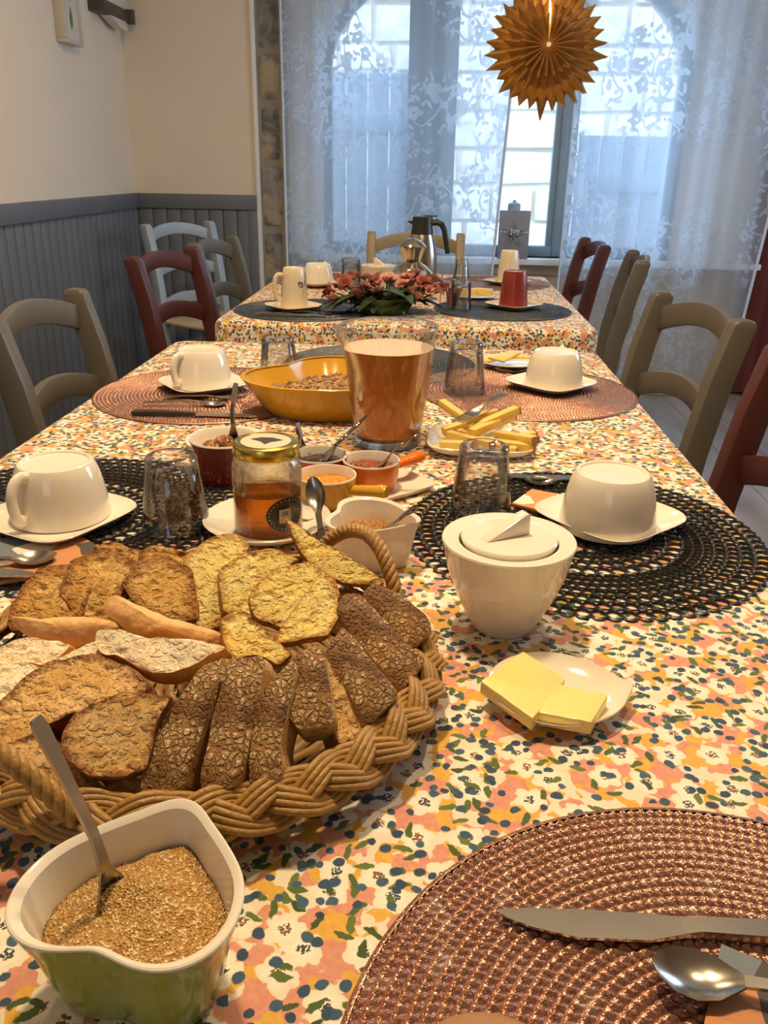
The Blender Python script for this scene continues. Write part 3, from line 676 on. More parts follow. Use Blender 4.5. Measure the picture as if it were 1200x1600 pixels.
def saucer(x, y, z, rz, label, me=SAU): return obj('square_saucer', me, None, T(x, y, z), (0, 0, math.radians(rz)), label=label, category='saucer', group='square rounded saucers')
SZO = MZ + .0048
saucer(.203, .866, MZ, 41, 'square white saucer under the right front cup on the black openwork placemat')
saucer(-.392, .808, MZ, -25, 'square white saucer under the left front cup on the black openwork placemat')
saucer(.216, 1.486, MZ, 45, 'square white saucer under the right second cup on the rose placemat')
saucer(-.389, 1.405, MZ, 38, 'square white saucer under the left second cup on the rose placemat')
G2 = 'upside down wide cups'
c0 = cup('upturned_cup', 'wide white cup upside down at the left front, handle towards the camera', M['ceramic'], T(-.392, .818, SZO), 250, G2)
dup(c0, T(.197, .846, SZO), math.radians(75), 'wide white cup upside down at the right front, behind the sugar bowl')
dup(c0, T(.220, 1.480, SZO), math.radians(70), 'wide cream white cup upside down at the right second place, beside the fluted glass')
dup(c0, T(-.394, 1.412, SZO), math.radians(240), 'wide white cup upside down at the left second place, handle to the left')
cup('upturned_cup', 'brown ceramic cup bottom just showing at the lower photo edge', M['brown_cer'], T(.031, .198, .004), 260, G2, prof=[(.0445, 0), (.0455, .003), (.0430, .022), (.0385, .043), (.0325, .055), (.024, .0615), (.012, .0640), (0, .0645)], inn=[(.0445, 0), (.0425, .003), (.039, .03), (.030, .05), (0, .058)])

# drinking glasses, upside down
def tumbler(name, label, loc, h=.084, rb=.026, rt=.035, style='ripple', group='upturned drinking glasses'):
    N = 144
    if style == 'flute': md = lambda r, z, a: 1 + .020*cos(16*a)*max(0.0, min(1, (h*.86 - z)/(h*.2)))*max(0, min(1, (z - h*.1)/(h*.15)))
    elif style == 'ripple': md = lambda r, z, a: 1 + .010*noise.noise(Vector((cos(a)*2.0, sin(a)*2.0, z*130)))*(1 if z < h*.80 else 0)
    else: md = None
    rr = lambda z: rt + (rb - rt)*(z/h)**.9
    prof = [(rr(0) - .0012, 0.0)] + [(rr(h*q), h*q) for q in [.01 + .0265*i for i in range(33)]] + [(rb + .0008, h*.90), (rb + .0008, h*.955), (rb - .001, h*.99), (rb - .003, h), (rb - .007, h), (rb - .010, h - .003), (0, h - .004)]
    inn = [(rr(0) - .0012, 0.0), (rr(0) - .002, .001), (rr(h*.4) - .0022, h*.4), (rr(h*.75) - .0025, h*.75), (rr(h*.80) - .005, h*.80), (0, h*.815)]
    g = G().lathe(prof, N, mod=md, cap=False); g.lathe(inn, N, cap=False)
    return single(name, g, M['tglass'], label, 'glass', loc, group=group, smooth=60)
tumbler('tumbler', 'rippled drinking glass upside down at the left front beside the upturned cup', T(-.265, .812, MZ), .080, .0265, .0365)
tumbler('tumbler', 'rippled drinking glass upside down at the right front behind the sugar bowl', T(.063, .885, MZ), .080, .0265, .0355)
tumbler('tumbler', 'fluted drinking glass upside down on the right rose placemat', T(.061, 1.437, MZ), .088, .027, .036, 'flute')
tumbler('tumbler', 'fluted drinking glass upside down behind the yellow cereal dish', T(-.282, 1.54, MZ), .068, .029, .036, 'flute')
tumbler('tumbler', 'clear drinking glass upside down beside the red mug', T(.077, 2.372, MZ), .078, .027, .031, 'plain')
tumbler('tumbler', 'clear drinking glass upside down farther back, showing above the glass by the red mug', T(.09, 2.80, .001), .095, .018, .033, 'plain')
tumbler('tumbler', 'clear drinking glass upside down left of the far lidded bowl', T(-.262, 2.74, .001), .095, .029, .034, 'plain')

# back table crockery
tall = [(.036, 0), (.0375, .001), (.0372, .006), (.0355, .04), (.031, .085), (.0285, .101), (.027, .104), (.0245, .104), (.0235, .102), (0, .1015)]
tin = [(.036, 0), (.0345, .002), (.0325, .04), (.027, .09), (0, .096)]
th = [(.0335, .085), (.045, .087), (.054, .078), (.056, .055), (.052, .032), (.043, .022), (.0365, .024)]
saucer(-.372, 2.285, MZ, 42, 'square cream saucer under the tall leaf patterned mug', SAUC)
m1 = cup('upturned_mug', 'tall cream mug with dark leaf sprig upside down on the back table', M['cream'], T(-.372, 2.292, SZO), 215, 'upside down mugs on the back table', prof=tall, inn=tin, handle=th)
g = G()
def leafshape(g, p, d, L, w, R):      # flat sprig on the mug wall, wrapped to the wall
    pts = [(0, 0), (.3, w), (.7, w*.9), (1, 0), (.7, -w*.9), (.3, -w)]; out = []
    for a, b in pts:
        u = p[0] + (d[0]*a*L - d[1]*b*L); z = p[1] + (d[1]*a*L + d[0]*b*L); r = R(z) + .0004; an = u/r
        out.append((r*cos(an), r*sin(an), z))
    g.add(out, [(0, 1, 2, 3), (0, 3, 4, 5)])
RM = lambda z: (.0372 + (.0355 - .0372)*(z - .006)/.034 if z < .04 else .0355 + (.031 - .0355)*(z - .04)/.045) + .0004
for p, d, L, w in (((.062, .030), (.3, .95), .05, .03), ((.068, .06), (.75, .6), .030, .28), ((.070, .07), (.95, .2), .030, .25), ((.066, .055), (-.7, .6), .026, .28), ((.072, .078), (.5, .85), .022, .3)): leafshape(g, p, d, L, w, RM)
part('leaf_print', g, M['ink'], m1, smooth=0)
saucer(-.375, 2.79, MZ, 45, 'square cream saucer under the far left cup, at the back', SAUC)
dup(c0, T(-.375, 2.80, SZO), math.radians(70), 'wide cream cup upside down at the far left corner of the back table')
saucer(.228, 2.412, MZ, 45, 'square cream saucer under the red mug', SAUC)
cup('upturned_mug', 'brick red mug upside down on its saucer on the back table', M['redmug'], T(.226, 2.414, SZO), 80, 'upside down mugs on the back table', prof=[(.039, 0), (.0405, .001), (.0398, .006), (.0365, .05), (.0325, .088), (.031, .0945), (.029, .096), (.027, .096), (.0262, .094), (0, .0935)], inn=[(.039, 0), (.0375, .002), (.034, .05), (.0295, .08), (0, .088)], handle=[(.035, .07), (.046, .073), (.055, .065), (.057, .048), (.053, .03), (.0455, .021), (.0385, .024)])
saucer(.25, 2.935, MZ, 45, 'square cream saucer under the far mug behind the red mug', SAUC)
cup('upturned_mug', 'tall cream mug upside down at the far right, partly behind the red mug', M['cream'], T(.252, 2.94, SZO), 80, 'upside down mugs on the back table', prof=tall, inn=tin, handle=th)

# ------------------------------------------------------------------ cutlery
def strip(secs, M_=None):      # secs: (x, y centre, half width, z, dip, thickness) -> solid strip
    lo = []; m = 8
    for x, yc, w, z, dip, th_ in secs:
        top = [(x, yc - w + 2*w*i/m, z + th_/2 - dip*(1 - ((2*i/m) - 1)**2)) for i in range(m + 1)]
        bot = [(x, yc - w + 2*w*i/m, z - th_/2 - dip*(1 - ((2*i/m) - 1)**2)) for i in range(m, -1, -1)]
        lo.append(top + bot)
    return G().loft(lo, True, True, M=M_)
def spoon(label, group=None, L=.135, mat='steel', w=.0145, twist=False):
    t = thing('spoon', label, 'spoon', (0, 0, 0), 0, group)
    b = [(.0, 0, .0012, .0045, 0, .0012), (.003, 0, w*.5, .004, .001, .0012), (.010, 0, w*.86, .003, .0038, .0012), (.020, 0, w, .0025, .0052, .0012), (.030, 0, w*.82, .003, .0042, .0012), (.038, 0, w*.42, .0042, .0012, .0014), (.042, 0, .0032, .0050, .0, .0018)]
    part('spoon_bowl', strip(b), M[mat], t, smooth=60)
    if twist:
        g = G()
        for k in (0, PI): g.tube([(.040 + (L - .05)*i/60, .0014*cos(k + i*.75), .0052 + .0014*sin(k + i*.75)) for i in range(61)], .0016, 6)
        g.tube([(L - .012, 0, .0052), (L, 0, .0052)], .0028, 8); part('handle', g, M[mat], t)
    else:
        h = [(.041, 0, .0033, .0050, 0, .0020), (.060, 0, .0026, .0075, 0, .0022), (L*.75, 0, .0032, .0060, 0, .0020), (L - .006, 0, .0042, .0045, 0, .0018), (L - .001, 0, .0030, .0040, 0, .0016)]
        part('handle', strip(h), M[mat], t, smooth=60)
    return t
def knife(label, hl=.10, bl=.095, hmat='steel', bmat='steel', w=.0085):
    t = thing('table_knife', label, 'knife')
    bsec = [(.0, .004, .0006, .0035, 0, .0012), (.006, .0025, .0030, .0035, 0, .0014), (.018, .0008, .0060, .0035, 0, .0014), (.040, -.0012, w, .0035, 0, .0016), (bl*.8, -.001, w*.94, .0035, 0, .0018), (bl, .0002, .0052, .0038, 0, .003)]
    part('blade', strip(bsec), M[bmat], t, smooth=60)
    hs = [(bl - .001, .0002, .0052, .0038, 0, .003), (bl + .008, .0003, .0046, .0042, 0, .0050), (bl + hl*.5, 0, .0056, .0042, 0, .0060), (bl + hl*.95, 0, .0072, .0038, 0, .0058), (bl + hl, 0, .005, .0036, 0, .004)]
    part('handle', strip(hs), M[hmat], t, smooth=40); return t
def fork(label, L=.14, mat='steel'):
    t = thing('fork', label, 'fork')
    part('head', strip([(.030, 0, .0100, .0046, .0005, .0016), (.036, 0, .0104, .0040, .001, .0016), (.046, 0, .0070, .0045, .0006, .0016), (.052, 0, .0032, .0055, 0, .0018)]), M[mat], t, smooth=60)
    for k in range(4):
        yk = -.0084 + .0056*k
        part('tine', strip([(.0, yk, .0007, .0075, 0, .001), (.010, yk, .0013, .0055, 0, .0014), (.031, yk, .0016, .0046, 0, .0016)]), M[mat], t, smooth=60)
    part('handle', strip([(.051, 0, .0032, .0055, 0, .0020), (.065, 0, .0026, .0075, 0, .0022), (L*.78, 0, .0042, .0060, 0, .0020), (L - .002, 0, .0066, .0030, 0, .0016)]), M[mat], t, smooth=60); return t
k1 = knife('large steel table knife lying on the near rose placemat', w=.0088); aim(k1, T(.045, .3235, .0028), (1, .004, .0))
NAPG = 'printed paper napkins under the cutlery'
def napkin(pts, label):
    lo = [[(x, y, z) for x, y in pts] for z in (0, .0018, .0022, .0040)]
    lo[1] = [(x*1.0, y, z) for x, y, z in lo[1]]
    return single('paper_napkin', G().loft(lo, True, True), M['napkin'], label, 'napkin', T(0, 0, .0034), group=NAPG, bevel=.0004)
napkin([(.156, .315), (.262, .262), (.222, .182), (.118, .236)], 'orange and black printed napkin at the lower right photo corner under the spoon')
s1 = spoon('steel teaspoon on the printed napkin at the lower right photo corner', 'teaspoons beside the cups'); aim(s1, T(.1165, .296, .0105), (1, -.22, 0))
napkin([(.100, .905), (.128, .955), (.235, .905), (.20, .845)], 'orange and brown printed napkin under the right front saucer')
s2 = spoon('steel spoon lying behind the right front cup', 'teaspoons beside the cups'); aim(s2, T(.121, .985, .006), (1, -.12, 0))
k2 = knife('steel knife lying behind the right front cup on the black placemat', hmat='steel'); aim(k2, T(.085, 1.0, .0036), (1, -.02, 0))
napkin([(-.47, .745), (-.36, .775), (-.285, .715), (-.40, .655)], 'black white and orange printed napkin at the left, between saucer and bread')
s3 = spoon('steel spoon on the printed napkin left of the bread', 'teaspoons beside the cups'); aim(s3, T(-.352, .712, .0095), (-1, -.42, 0))
k3 = knife('steel knife lying below the spoon left of the bread', bl=.10); aim(k3, T(-.352, .672, .0095), (-1, -.10, 0))
k4 = knife('dark handled knife in front of the left second cup', hmat='blackp'); aim(k4, T(-.262, 1.236, MZ - .0008), (-1, -.02, 0))
s4 = spoon('dark handled spoon beside the dark handled knife at the left second cup', 'teaspoons beside the cups'); s4.children[1].data.materials[0] = M['steel']; aim(s4, T(-.325, 1.300, MZ), (-1, -.10, 0))
f4 = fork('dark fork lying behind the dark handled spoon on the left rose placemat', mat='dsteel'); aim(f4, T(-.30, 1.328, MZ), (-1, .03, 0))
f5 = fork('steel fork lying behind the right second cup on the rose placemat', mat='dsteel'); aim(f5, T(.125, 1.60, MZ), (1, -.12, 0))
k5 = knife('steel knife beside the tall leaf patterned mug on the back table'); aim(k5, T(-.26, 2.175, MZ), (-1, .02, 0))
s5 = spoon('steel spoon beside the tall leaf patterned mug on the back table', 'teaspoons beside the cups'); aim(s5, T(-.262, 2.21, MZ), (-1, .02, 0))
f6 = fork('small steel fork at the far mug behind the red mug'); aim(f6, T(.15, 2.99, MZ), (1, -.25, 0))

# ------------------------------------------------------------------ heart shaped dishes
def heart_bowl(name, label, loc, deg, w, h, outer, inner, cat='ramekin', base=.78, wall=.07, lip=1.04, ridge=True, kx=1.0):
    t = thing(name, label, cat, loc, math.radians(deg)); H_ = heart(132, w, kx)
    L = lambda s, z: [(x*s, y*s, z) for x, y in H_]
    out = [L(base*.96, 0), L(base, .002), L(base + .30*(1 - base), h*.30), L(base + .72*(1 - base), h*.72), L(base + .80*(1 - base), h*.80)] + ([L(base + .80*(1 - base) + .025, h*.81)] if ridge else []) + [L(lip*.99, h*.95), L(lip, h*.98)]
    part('body', G().loft(out, True), outer, t)
    inn = [L(lip, h*.98), L(lip - .008, h*.993), L(lip - .028, h), L(lip - .052, h*.992), L(1 - wall, h*.955), L(.96 - wall, h*.80), L(base - wall + .02, .012), L(base*.7, .007), L(.02, .007)]
    part('lining', G().loft(inn, False, True), inner, t); return t
def heap(name, label, cat, loc, deg, w, z0, z1, mat, base=.78, seed=0, rough=.002, dents=(), n=132, scale=1.0, heartshape=True, R=14, kx=1.0):
    H_ = heart(n, w, kx) if heartshape else [(w/2*cos(2*PI*j/n), w/2*sin(2*PI*j/n)) for j in range(n)]
    lo = [[(x*scale*.86, y*scale*.86, z0 - .012) for x, y in H_]]
    for i in range(R + 1):
        s = max(.01, 1 - i/R); L = []
        for x, y in H_:
            px, py = x*s*scale, y*s*scale
            z = z0 + (z1 - z0)*(1 - s*s) + rough*noise.noise(Vector((px*90, py*90, seed))) + rough*.6*noise.noise(Vector((px*260, py*260, seed)))
            for dx, dy, dr, dz in dents: z -= dz*math.exp(-((px - dx)**2 + (py - dy)**2)/dr**2)
            L.append((px, py, z))
        lo.append(L)
    return single(name, G().loft(lo, True, True), mat, label, cat, loc, math.radians(deg), smooth=180, kind='stuff')
GH = T(-.1240, .2895, .0005)
heart_bowl('heart_ramekin', 'green heart shaped ramekin with cream inside, at the lower left photo corner', GH, 82, .101, .060, M['green_cer'], M['ceramic'], base=.74, kx=.95)
heap('brown_sugar', 'heap of golden brown sugar crystals in the green heart ramekin', 'sugar', GH, 82, .101, .037, .046, M['sugar'], scale=.83, rough=.0016, kx=.95, dents=((-.012, .012, .012, .006),))
WH = T(-.047, .752, .0005)
heart_bowl('heart_ramekin', 'white heart shaped ramekin between the honey jar and the white sugar bowl', WH, -12, .088, .050, M['ceramic'], M['ceramic'], base=.76)
heap('dark_sugar', 'mound of dark brown sugar in the white heart ramekin', 'sugar', WH, -12, .088, .027, .040, M['muscovado'], scale=.82, rough=.004, seed=3)
YH = T(-.150, 1.300, .0008)
heart_bowl('heart_dish', 'large yellow heart shaped dish behind the honey jar and left of the juice', YH, -38, .255, .058, M['yellow_cer'], M['yellow_cer'], 'dish', base=.72, wall=.04, lip=1.0, ridge=False)
heap('cereal', 'heap of crunchy cereal in the yellow heart dish', 'cereal', YH, -38, .255, .026, .040, M['muesli'], scale=.84, rough=.004, seed=5, n=132)
rnd = random.Random(11); g = G(); H_ = heart(132, .255)
for i in range(900):
    j = rnd.randrange(132); s = math.sqrt(rnd.random())*.80; x, y = H_[j][0]*s, H_[j][1]*s; r = rnd.uniform(.0022, .0052)
    z = .026 + .014*(1 - (s/.84)**2) + rnd.uniform(-.001, .004)
    Mx = Matrix.Translation((x, y, z)) @ Matrix.Rotation(rnd.random()*6, 4, 'Z') @ Matrix.Rotation(rnd.random()*6, 4, 'X') @ Matrix.Diagonal((r*1.3, r, r*.6, 1))
    g.add([(1, 0, 0), (-1, 0, 0), (0, 1, 0), (0, -1, 0), (0, 0, 1), (0, 0, -1)], [(0, 2, 4), (2, 1, 4), (1, 3, 4), (3, 0, 4), (2, 0, 5), (1, 2, 5), (3, 1, 5), (0, 3, 5)], Mx)
cer = [o for o in bpy.data.objects if o.name.startswith('cereal')][0]
part('cereal_flakes', g, M['muesli'], cer, smooth=50, kind='stuff')
# tall spoons stuck in
def stuck(label, tip, top, mat='steel', twist=False, L=None, w=.0125, roll=0.0):
    d = Vector(top) - Vector(tip); s = spoon(label, None, L or d.length, mat, w, twist); aim(s, T(*tip), d, roll); return s
stuck('tall steel spoon standing in the brown sugar of the green heart ramekin', (-.1360, .290, .016), (-.1725, .300, .135), w=.011)
stuck('small steel spoon in the dark sugar of the white heart ramekin', (-.053, .735, .026), (-.003, .735, .063), w=.009)

# ------------------------------------------------------------------ lidded sugar bowl and butter dish
def sugar_bowl(label, loc, rz, k=1.0, mat=None):
    mat = mat or M['ceramic']; t = thing('sugar_bowl', label, 'sugar bowl', loc, rz)
    g = G().lathe([(.026*k, 0), (.0272*k, .0015*k), (.0325*k, .012*k), (.0412*k, .030*k), (.0500*k, .055*k), (.0545*k, .077*k), (.0555*k, .0795*k), (.0548*k, .081*k), (.0520*k, .0812*k), (.0415*k, .0790*k), (.0405*k, .0765*k), (.040*k, .070*k), (.030*k, .03*k), (0, .02*k)], 80)
    part('body', g, mat, t)
    lid = G().lathe([(.0385*k, .0770*k), (.0395*k, .0785*k), (.0398*k, .0815*k), (.0388*k, .0828*k), (.036*k, .0832*k), (0, .0834*k)], 72)
    l = part('lid', lid, mat, t)
    pr = [(-.026*k, .0832*k), (.010*k, .0832*k), (.017*k, .0832*k), (.0165*k, .0995*k), (.0150*k, .1020*k), (.012*k, .1012*k)]
    f = G().loft([[(x, -.0055*k, z) for x, z in pr], [(x, .0055*k, z) for x, z in pr]], True, True)
    part('lid_fin', f, mat, l, .0012); return t
sugar_bowl('white cone shaped sugar bowl with a flat lid and wedge handle', T(.0705, .6380, .0005), math.radians(30))
sugar_bowl('small cream lidded bowl far back on the table left of the metal pot', T(-.172, 2.70, .0005), math.radians(140), .99, M['cream'])
BD = T(.1015, .5255, .0005)
t = thing('butter_dish', 'small white leaf shaped dish holding two slabs of butter', 'dish', BD, math.radians(2))
def leafdish(s, z, tip=1.0):
    p = []
    for j in range(96):
        a = 2*PI*j/96; x, y = cos(a), sin(a); r = 1.0
        k = math.exp(-(min(a, 2*PI - a)/.22)**2)
        p.append((.0505*x*s + .0045*k*s*tip, .0475*y*s*(1 - .10*max(0, x)), z + .004*k*(z/.012)))
    return p
g = G().loft([leafdish(.55, 0), leafdish(.58, .0012), leafdish(.82, .0055), leafdish(.97, .0118), leafdish(1.0, .0130), leafdish(.99, .0138), leafdish(.95, .0122), leafdish(.78, .0065), leafdish(.5, .0042), leafdish(.02, .0042)], True, True)
part('body', g, M['ceramic'], t)
def slab(name, pts, z0, z1, mat, label, cat, group, bevel=.0016, seed=0, tiltv=None, loc=(0, 0, 0)):
    rnd = random.Random(seed); lo = []
    cx = sum(p[0] for p in pts)/len(pts); cy = sum(p[1] for p in pts)/len(pts); sub = []
    for i, p in enumerate(pts):
        q = pts[(i + 1) % len(pts)]
        for k in range(5): sub.append((p[0] + (q[0] - p[0])*k/5 + rnd.uniform(-.0004, .0004), p[1] + (q[1] - p[1])*k/5 + rnd.uniform(-.0004, .0004)))
    for z in (z0, z1): lo.append([(x - cx, y - cy, (z + (tiltv or (lambda a, b: 0))(x, y)) - z0) for x, y in sub])
    return single(name, G().loft(lo, True, True), mat, label, cat, T(cx, cy, z0), group=group, bevel=bevel, smooth=40)
BG = 'butter slabs on the leaf dish'
slab('butter_slab', [(.0450, .5170), (.0800, .5660), (.1090, .5340), (.0790, .4790)], .0062, .0172, M['butter'], 'larger butter slab with scored lines, left half of the leaf dish', 'butter', BG, seed=1, tiltv=lambda x, y: .08*(.077 - x) + .0015)
slab('butter_slab', [(.0830, .4875), (.0985, .5250), (.1365, .5140), (.1185, .4795)], .0062, .0175, M['butter'], 'smaller smooth butter slab, right half of the leaf dish', 'butter', BG, seed=2, tiltv=lambda x, y: .0)

# ------------------------------------------------------------------ honey jar with saucer
JX, JY = -.1635, .806
t = thing('round_saucer', 'round white saucer under the honey jar', 'saucer', T(JX - .004, JY + .012, .0005))
part('body', G().lathe([(.040, 0), (.041, .0012), (.056, .006), (.0665, .0140), (.068, .0158), (.067, .0164), (.064, .0148), (.053, .0085), (.040, .0048), (0, .0045)], 80), M['ceramic'], t)
JZ = .0055
t = thing('honey_jar', 'glass honey jar with gold lid and black oval label', 'jar', T(JX, JY, JZ), math.radians(0))
jr = .0358
part('glass', G().lathe([(.028, .0), (.0335, .001), (jr, .005), (jr, .070), (jr - .001, .076), (.0335, .081), (.0305, .084), (.0305, .094), (.0285, .094), (.0285, .083), (.031, .079), (jr - .0018, .070), (jr - .0018, .005), (.030, .003), (0, .003)], 80), M['jar_glass'], t)
part('honey', G().lathe([(0, .0032), (.0275, .0032), (jr - .0021, .0052), (jr - .0021, .0475), (0, .0475)], 64), M['honey'], t)
lid = part('lid', G().lathe([(.0318, .086), (.0337, .0862), (.0340, .088), (.0340, .0965), (.0330, .0985), (.0300, .0990), (.0285, .0975), (.0270, .0985), (0, .0985)], 80), M['gold'], t)
part('lid_print', G().lathe([(.0255, .0986), (.0255, .0990), (0, .0990)], 48, cap=False), M['lidprint'], lid)
def dec(s): return G()
pg = G()
for z0, pts in ((.0991, [(-.016, .004), (-.006, .010), (.006, .010), (.017, .003), (.006, -.004), (.001, -.012), (-.004, -.004)]),): pg.loft([[(x, y, z0) for x, y in pts], [(x, y, z0 + .0003) for x, y in pts]], False, True)
part('lid_emblem', pg, M['label'], lid, smooth=0)
def wrap_patch(rx, rz, zc, ac, r, n=40, shape='eye'):
    lo = []
    for rr in (r, r + .0004):
        L = []
        for j in range(n):
            a = 2*PI*j/n; x, z = cos(a), sin(a)
            x = abs(x)**.75*(1 if x > 0 else -1)*1.0; an = ac + rx*x/r; L.append((rr*cos(an), rr*sin(an), zc + rz*z*(1 - .15*abs(x))))
        lo.append(L)
    return G().loft(lo, False, True)
LA = math.radians(-62 + 15)
lb = part('label', wrap_patch(.0225, .0185, .030, LA, jr + .0003), M['label'], t, smooth=60)
rs = []
for j in range(26):
    a = 2*PI*j/26; an = LA + .0195*cos(a)/jr; rs.append((an, .030 + .0155*sin(a)))
dg = G()
for an, z in rs:
    r = jr + .0009; dg.loft([[(r*cos(an + dx/r), r*sin(an + dx/r), z + dz) for dx, dz in ((-.0006, -.0006), (.0006, -.0006), (.0006, .0006), (-.0006, .0006))], [((r + .0002)*cos(an + dx/r), (r + .0002)*sin(an + dx/r), z + dz) for dx, dz in ((-.0006, -.0006), (.0006, -.0006), (.0006, .0006), (-.0006, .0006))]], False, True)
part('label_dots', dg, M['labelw'], lb, smooth=0)
pan = G(); r = jr + .0009; lo = []
for rr in (r, r + .0003): lo.append([(rr*cos(LA + dx/r), rr*sin(LA + dx/r), .029 + dz) for dx, dz in ((-.0095, -.0075), (-.003, -.0075), (.0035, -.0075), (.0035, .0075), (-.003, .0075), (-.0095, .0075))])
part('label_panel', pan.loft(lo, False, True), M['labelw'], lb, smooth=60)
def text(name, s, size, mat, parent, loc, rot, depth=.0001):
    cu = bpy.data.curves.new(name, 'FONT'); cu.body = s; cu.size = size; cu.align_x = 'CENTER'; cu.align_y = 'CENTER'; cu.extrude = depth
    o = bpy.data.objects.new(name + '_outline', cu); COL.objects.link(o); bpy.context.view_layer.update()
    me = bpy.data.meshes.new_from_object(o.evaluated_get(bpy.context.evaluated_depsgraph_get())); bpy.data.objects.remove(o); bpy.data.curves.remove(cu)
    me.materials.clear(); me.materials.append(mat); return obj(name, me, parent, loc, rot)
an = LA - .003/r
text('lettering', 'DE', .0062, M['label'], lb, ((r + .0007)*cos(an), (r + .0007)*sin(an), .0315), (PI/2, 0, an + PI/2))
stuck('steel spoon propped beside the honey jar, its shiny bowl raised', (-.118, .822, .060), (-.100, .772, .006), w=.0105, roll=0.4)

# ------------------------------------------------------------------ ramekin of candied figs, small butter plate
t = thing('round_ramekin', 'dark maroon ramekin of candied fruit left behind the honey jar', 'ramekin', T(-.247, .968, .0005))
part('body', G().lathe([(.030, 0), (.032, .0012), (.0375, .036), (.0385, .0365), (.0425, .052), (.0432, .0535)], 72), M['maroon_cer'], t)
part('lining', G().lathe([(.0432, .0535), (.0425, .0552), (.0408, .0552), (.0375, .050), (.0285, .012), (.022, .006), (0, .006)], 72, cap=False), M['ceramic'], t)
rnd = random.Random(4)
for i, (x, y, z, s) in enumerate(((-.016, -.012, .036, 1.15), (.014, -.014, .037, 1.0), (.020, .010, .036, 1.0), (-.004, .014, .037, 1.1), (-.022, .012, .033, .9), (.002, -.002, .043, 1.0))):
    lo = []; R = .0125*s
    for k in range(9):
        b = -PI/2 + PI*k/8; L = []
        for j in range(16):
            a = 2*PI*j/16; rr = R*(1 + .12*cos(5*a)*cos(b)) if k else R; L.append((rr*cos(b)*cos(a) + 1e-4*cos(a), rr*cos(b)*sin(a) + 1e-4*sin(a), R*.75*sin(b) - (.003 if b > 1.2 else 0)))
        lo.append(L)
    single('candied_fruit', G().loft(lo, True, True), M['fig'], 'glossy brown candied fruit piece in the maroon ramekin, ' + ('front left', 'front right', 'right rear', 'rear middle', 'left rear', 'topmost')[i] + ' of six', 'fruit', T(-.247 + x*.9, .968 + y*.9, z + .006), rnd.random()*6, 'candied fruit in the maroon ramekin', smooth=60)
stuck('long steel spoon standing upright in the maroon ramekin', (-.236, .966, .030), (-.2285, .977, .122), w=.009)
t = thing('round_saucer', 'small white plate with butter behind the maroon ramekin', 'saucer', T(-.275, 1.095, .0005))
part('body', G().lathe([(.034, 0), (.035, .0012), (.050, .006), (.058, .0125), (.057, .0135), (.049, .0082), (.032, .0044), (0, .0042)], 64), M['ceramic'], t)
slab('butter_slab', [(-.310, 1.085), (-.300, 1.125), (-.262, 1.118), (-.270, 1.075)], .0085, .020, M['butter'], 'butter slab on the small plate behind the maroon ramekin', 'butter', None, seed=6)

# ------------------------------------------------------------------ jam pans on their tray
tr = thing('serving_tray', 'rectangular white tray under the three jam pans', 'tray', T(-.100, .942, .0005), math.radians(42))
lo = []
for s, z in ((.90, 0), (.93, .0012), (.99, .0065), (1.0, .0085), (.985, .0090), (.93, .0052), (.88, .0036), (.02, .0036)): lo.append([(x, y, z) for x, y in sup(14, 96, .098*s, .068*s)])
part('body', G().loft(lo, True, True), M['ceramic'], tr)
def pan_(label, x, y, deg, mat, jam, jl, hl=.042, k=1.0):
    t = thing('jam_pan', label, 'pan', T(x, y, .0045), math.radians(deg), 'little jam pans on the tray'); r = .0345*k
    part('body', G().lathe([(r*.78, 0), (r*.82, .0012), (r*.93, .012), (r*.985, .028), (r, .0335)], 64), mat, t)
    part('lining', G().lathe([(r, .0335), (r*.99, .0350), (r*.95, .0350), (r*.925, .033), (r*.86, .010), (r*.7, .004), (0, .004)], 64, cap=False), M['ceramic'], t)
    part('handle', G().tube([(r*.92, 0, .021), (r + .012, 0, .023), (r + .026, 0, .0245), (r + hl - .006, 0, .026), (r + hl, 0, .0265)], lambda q: .0085*(.8 + .45*q)*(1 if q < .9 else .72), 14, flat=.8), mat, t, smooth=60)
    heap('jam', jl, 'jam', T(x, y, .0045), 0, r*2, .0235, .026, jam, scale=.90, rough=.0022, seed=x*50, heartshape=False, n=72, R=10); return t
pan_('yellow ceramic pan of orange jam, nearest of the three, handle to the right', -.113, .893, -22, M['yellow_cer'], M['jam_o'], 'chunky orange jam in the yellow pan')
pan_('orange ceramic pan of red jam with its handle to the back right', -.066, .950, 38, M['orange_cer'], M['jam_r'], 'glossy red jam in the orange pan')
pan_('red ceramic pan of black jam with its handle to the back left', -.130, .964, 122, M['red_cer'], M['jam_b'], 'glossy black jam in the red pan', hl=.050)
stuck('steel spoon with a twisted handle in the black jam', (-.137, .962, .018), (-.071, .990, .078), twist=True, w=.010)
sp = stuck('steel spoon with a looped wire end in the red jam', (-.070, .950, .017), (-.012, .938, .070), w=.009)
L_ = .066
lg = G().tube([(L_ + .008 + .009*cos(a), .0055*sin(a)*(1 - .0), .0045) for a in [2*PI*i/24 for i in range(24)]], .0011, 6, True)
lg.tube([(L_ - .010 + .001*i/3, .0026*cos(i*1.1), .0045 + .0026*sin(i*1.1)) for i in range(30)], .0010, 6)
part('wire_loop', lg, M['steel'], sp)
stuck('small steel spoon peeking out behind the honey jar lid', (-.148, .982, .012), (-.165, .990, .064), w=.009)

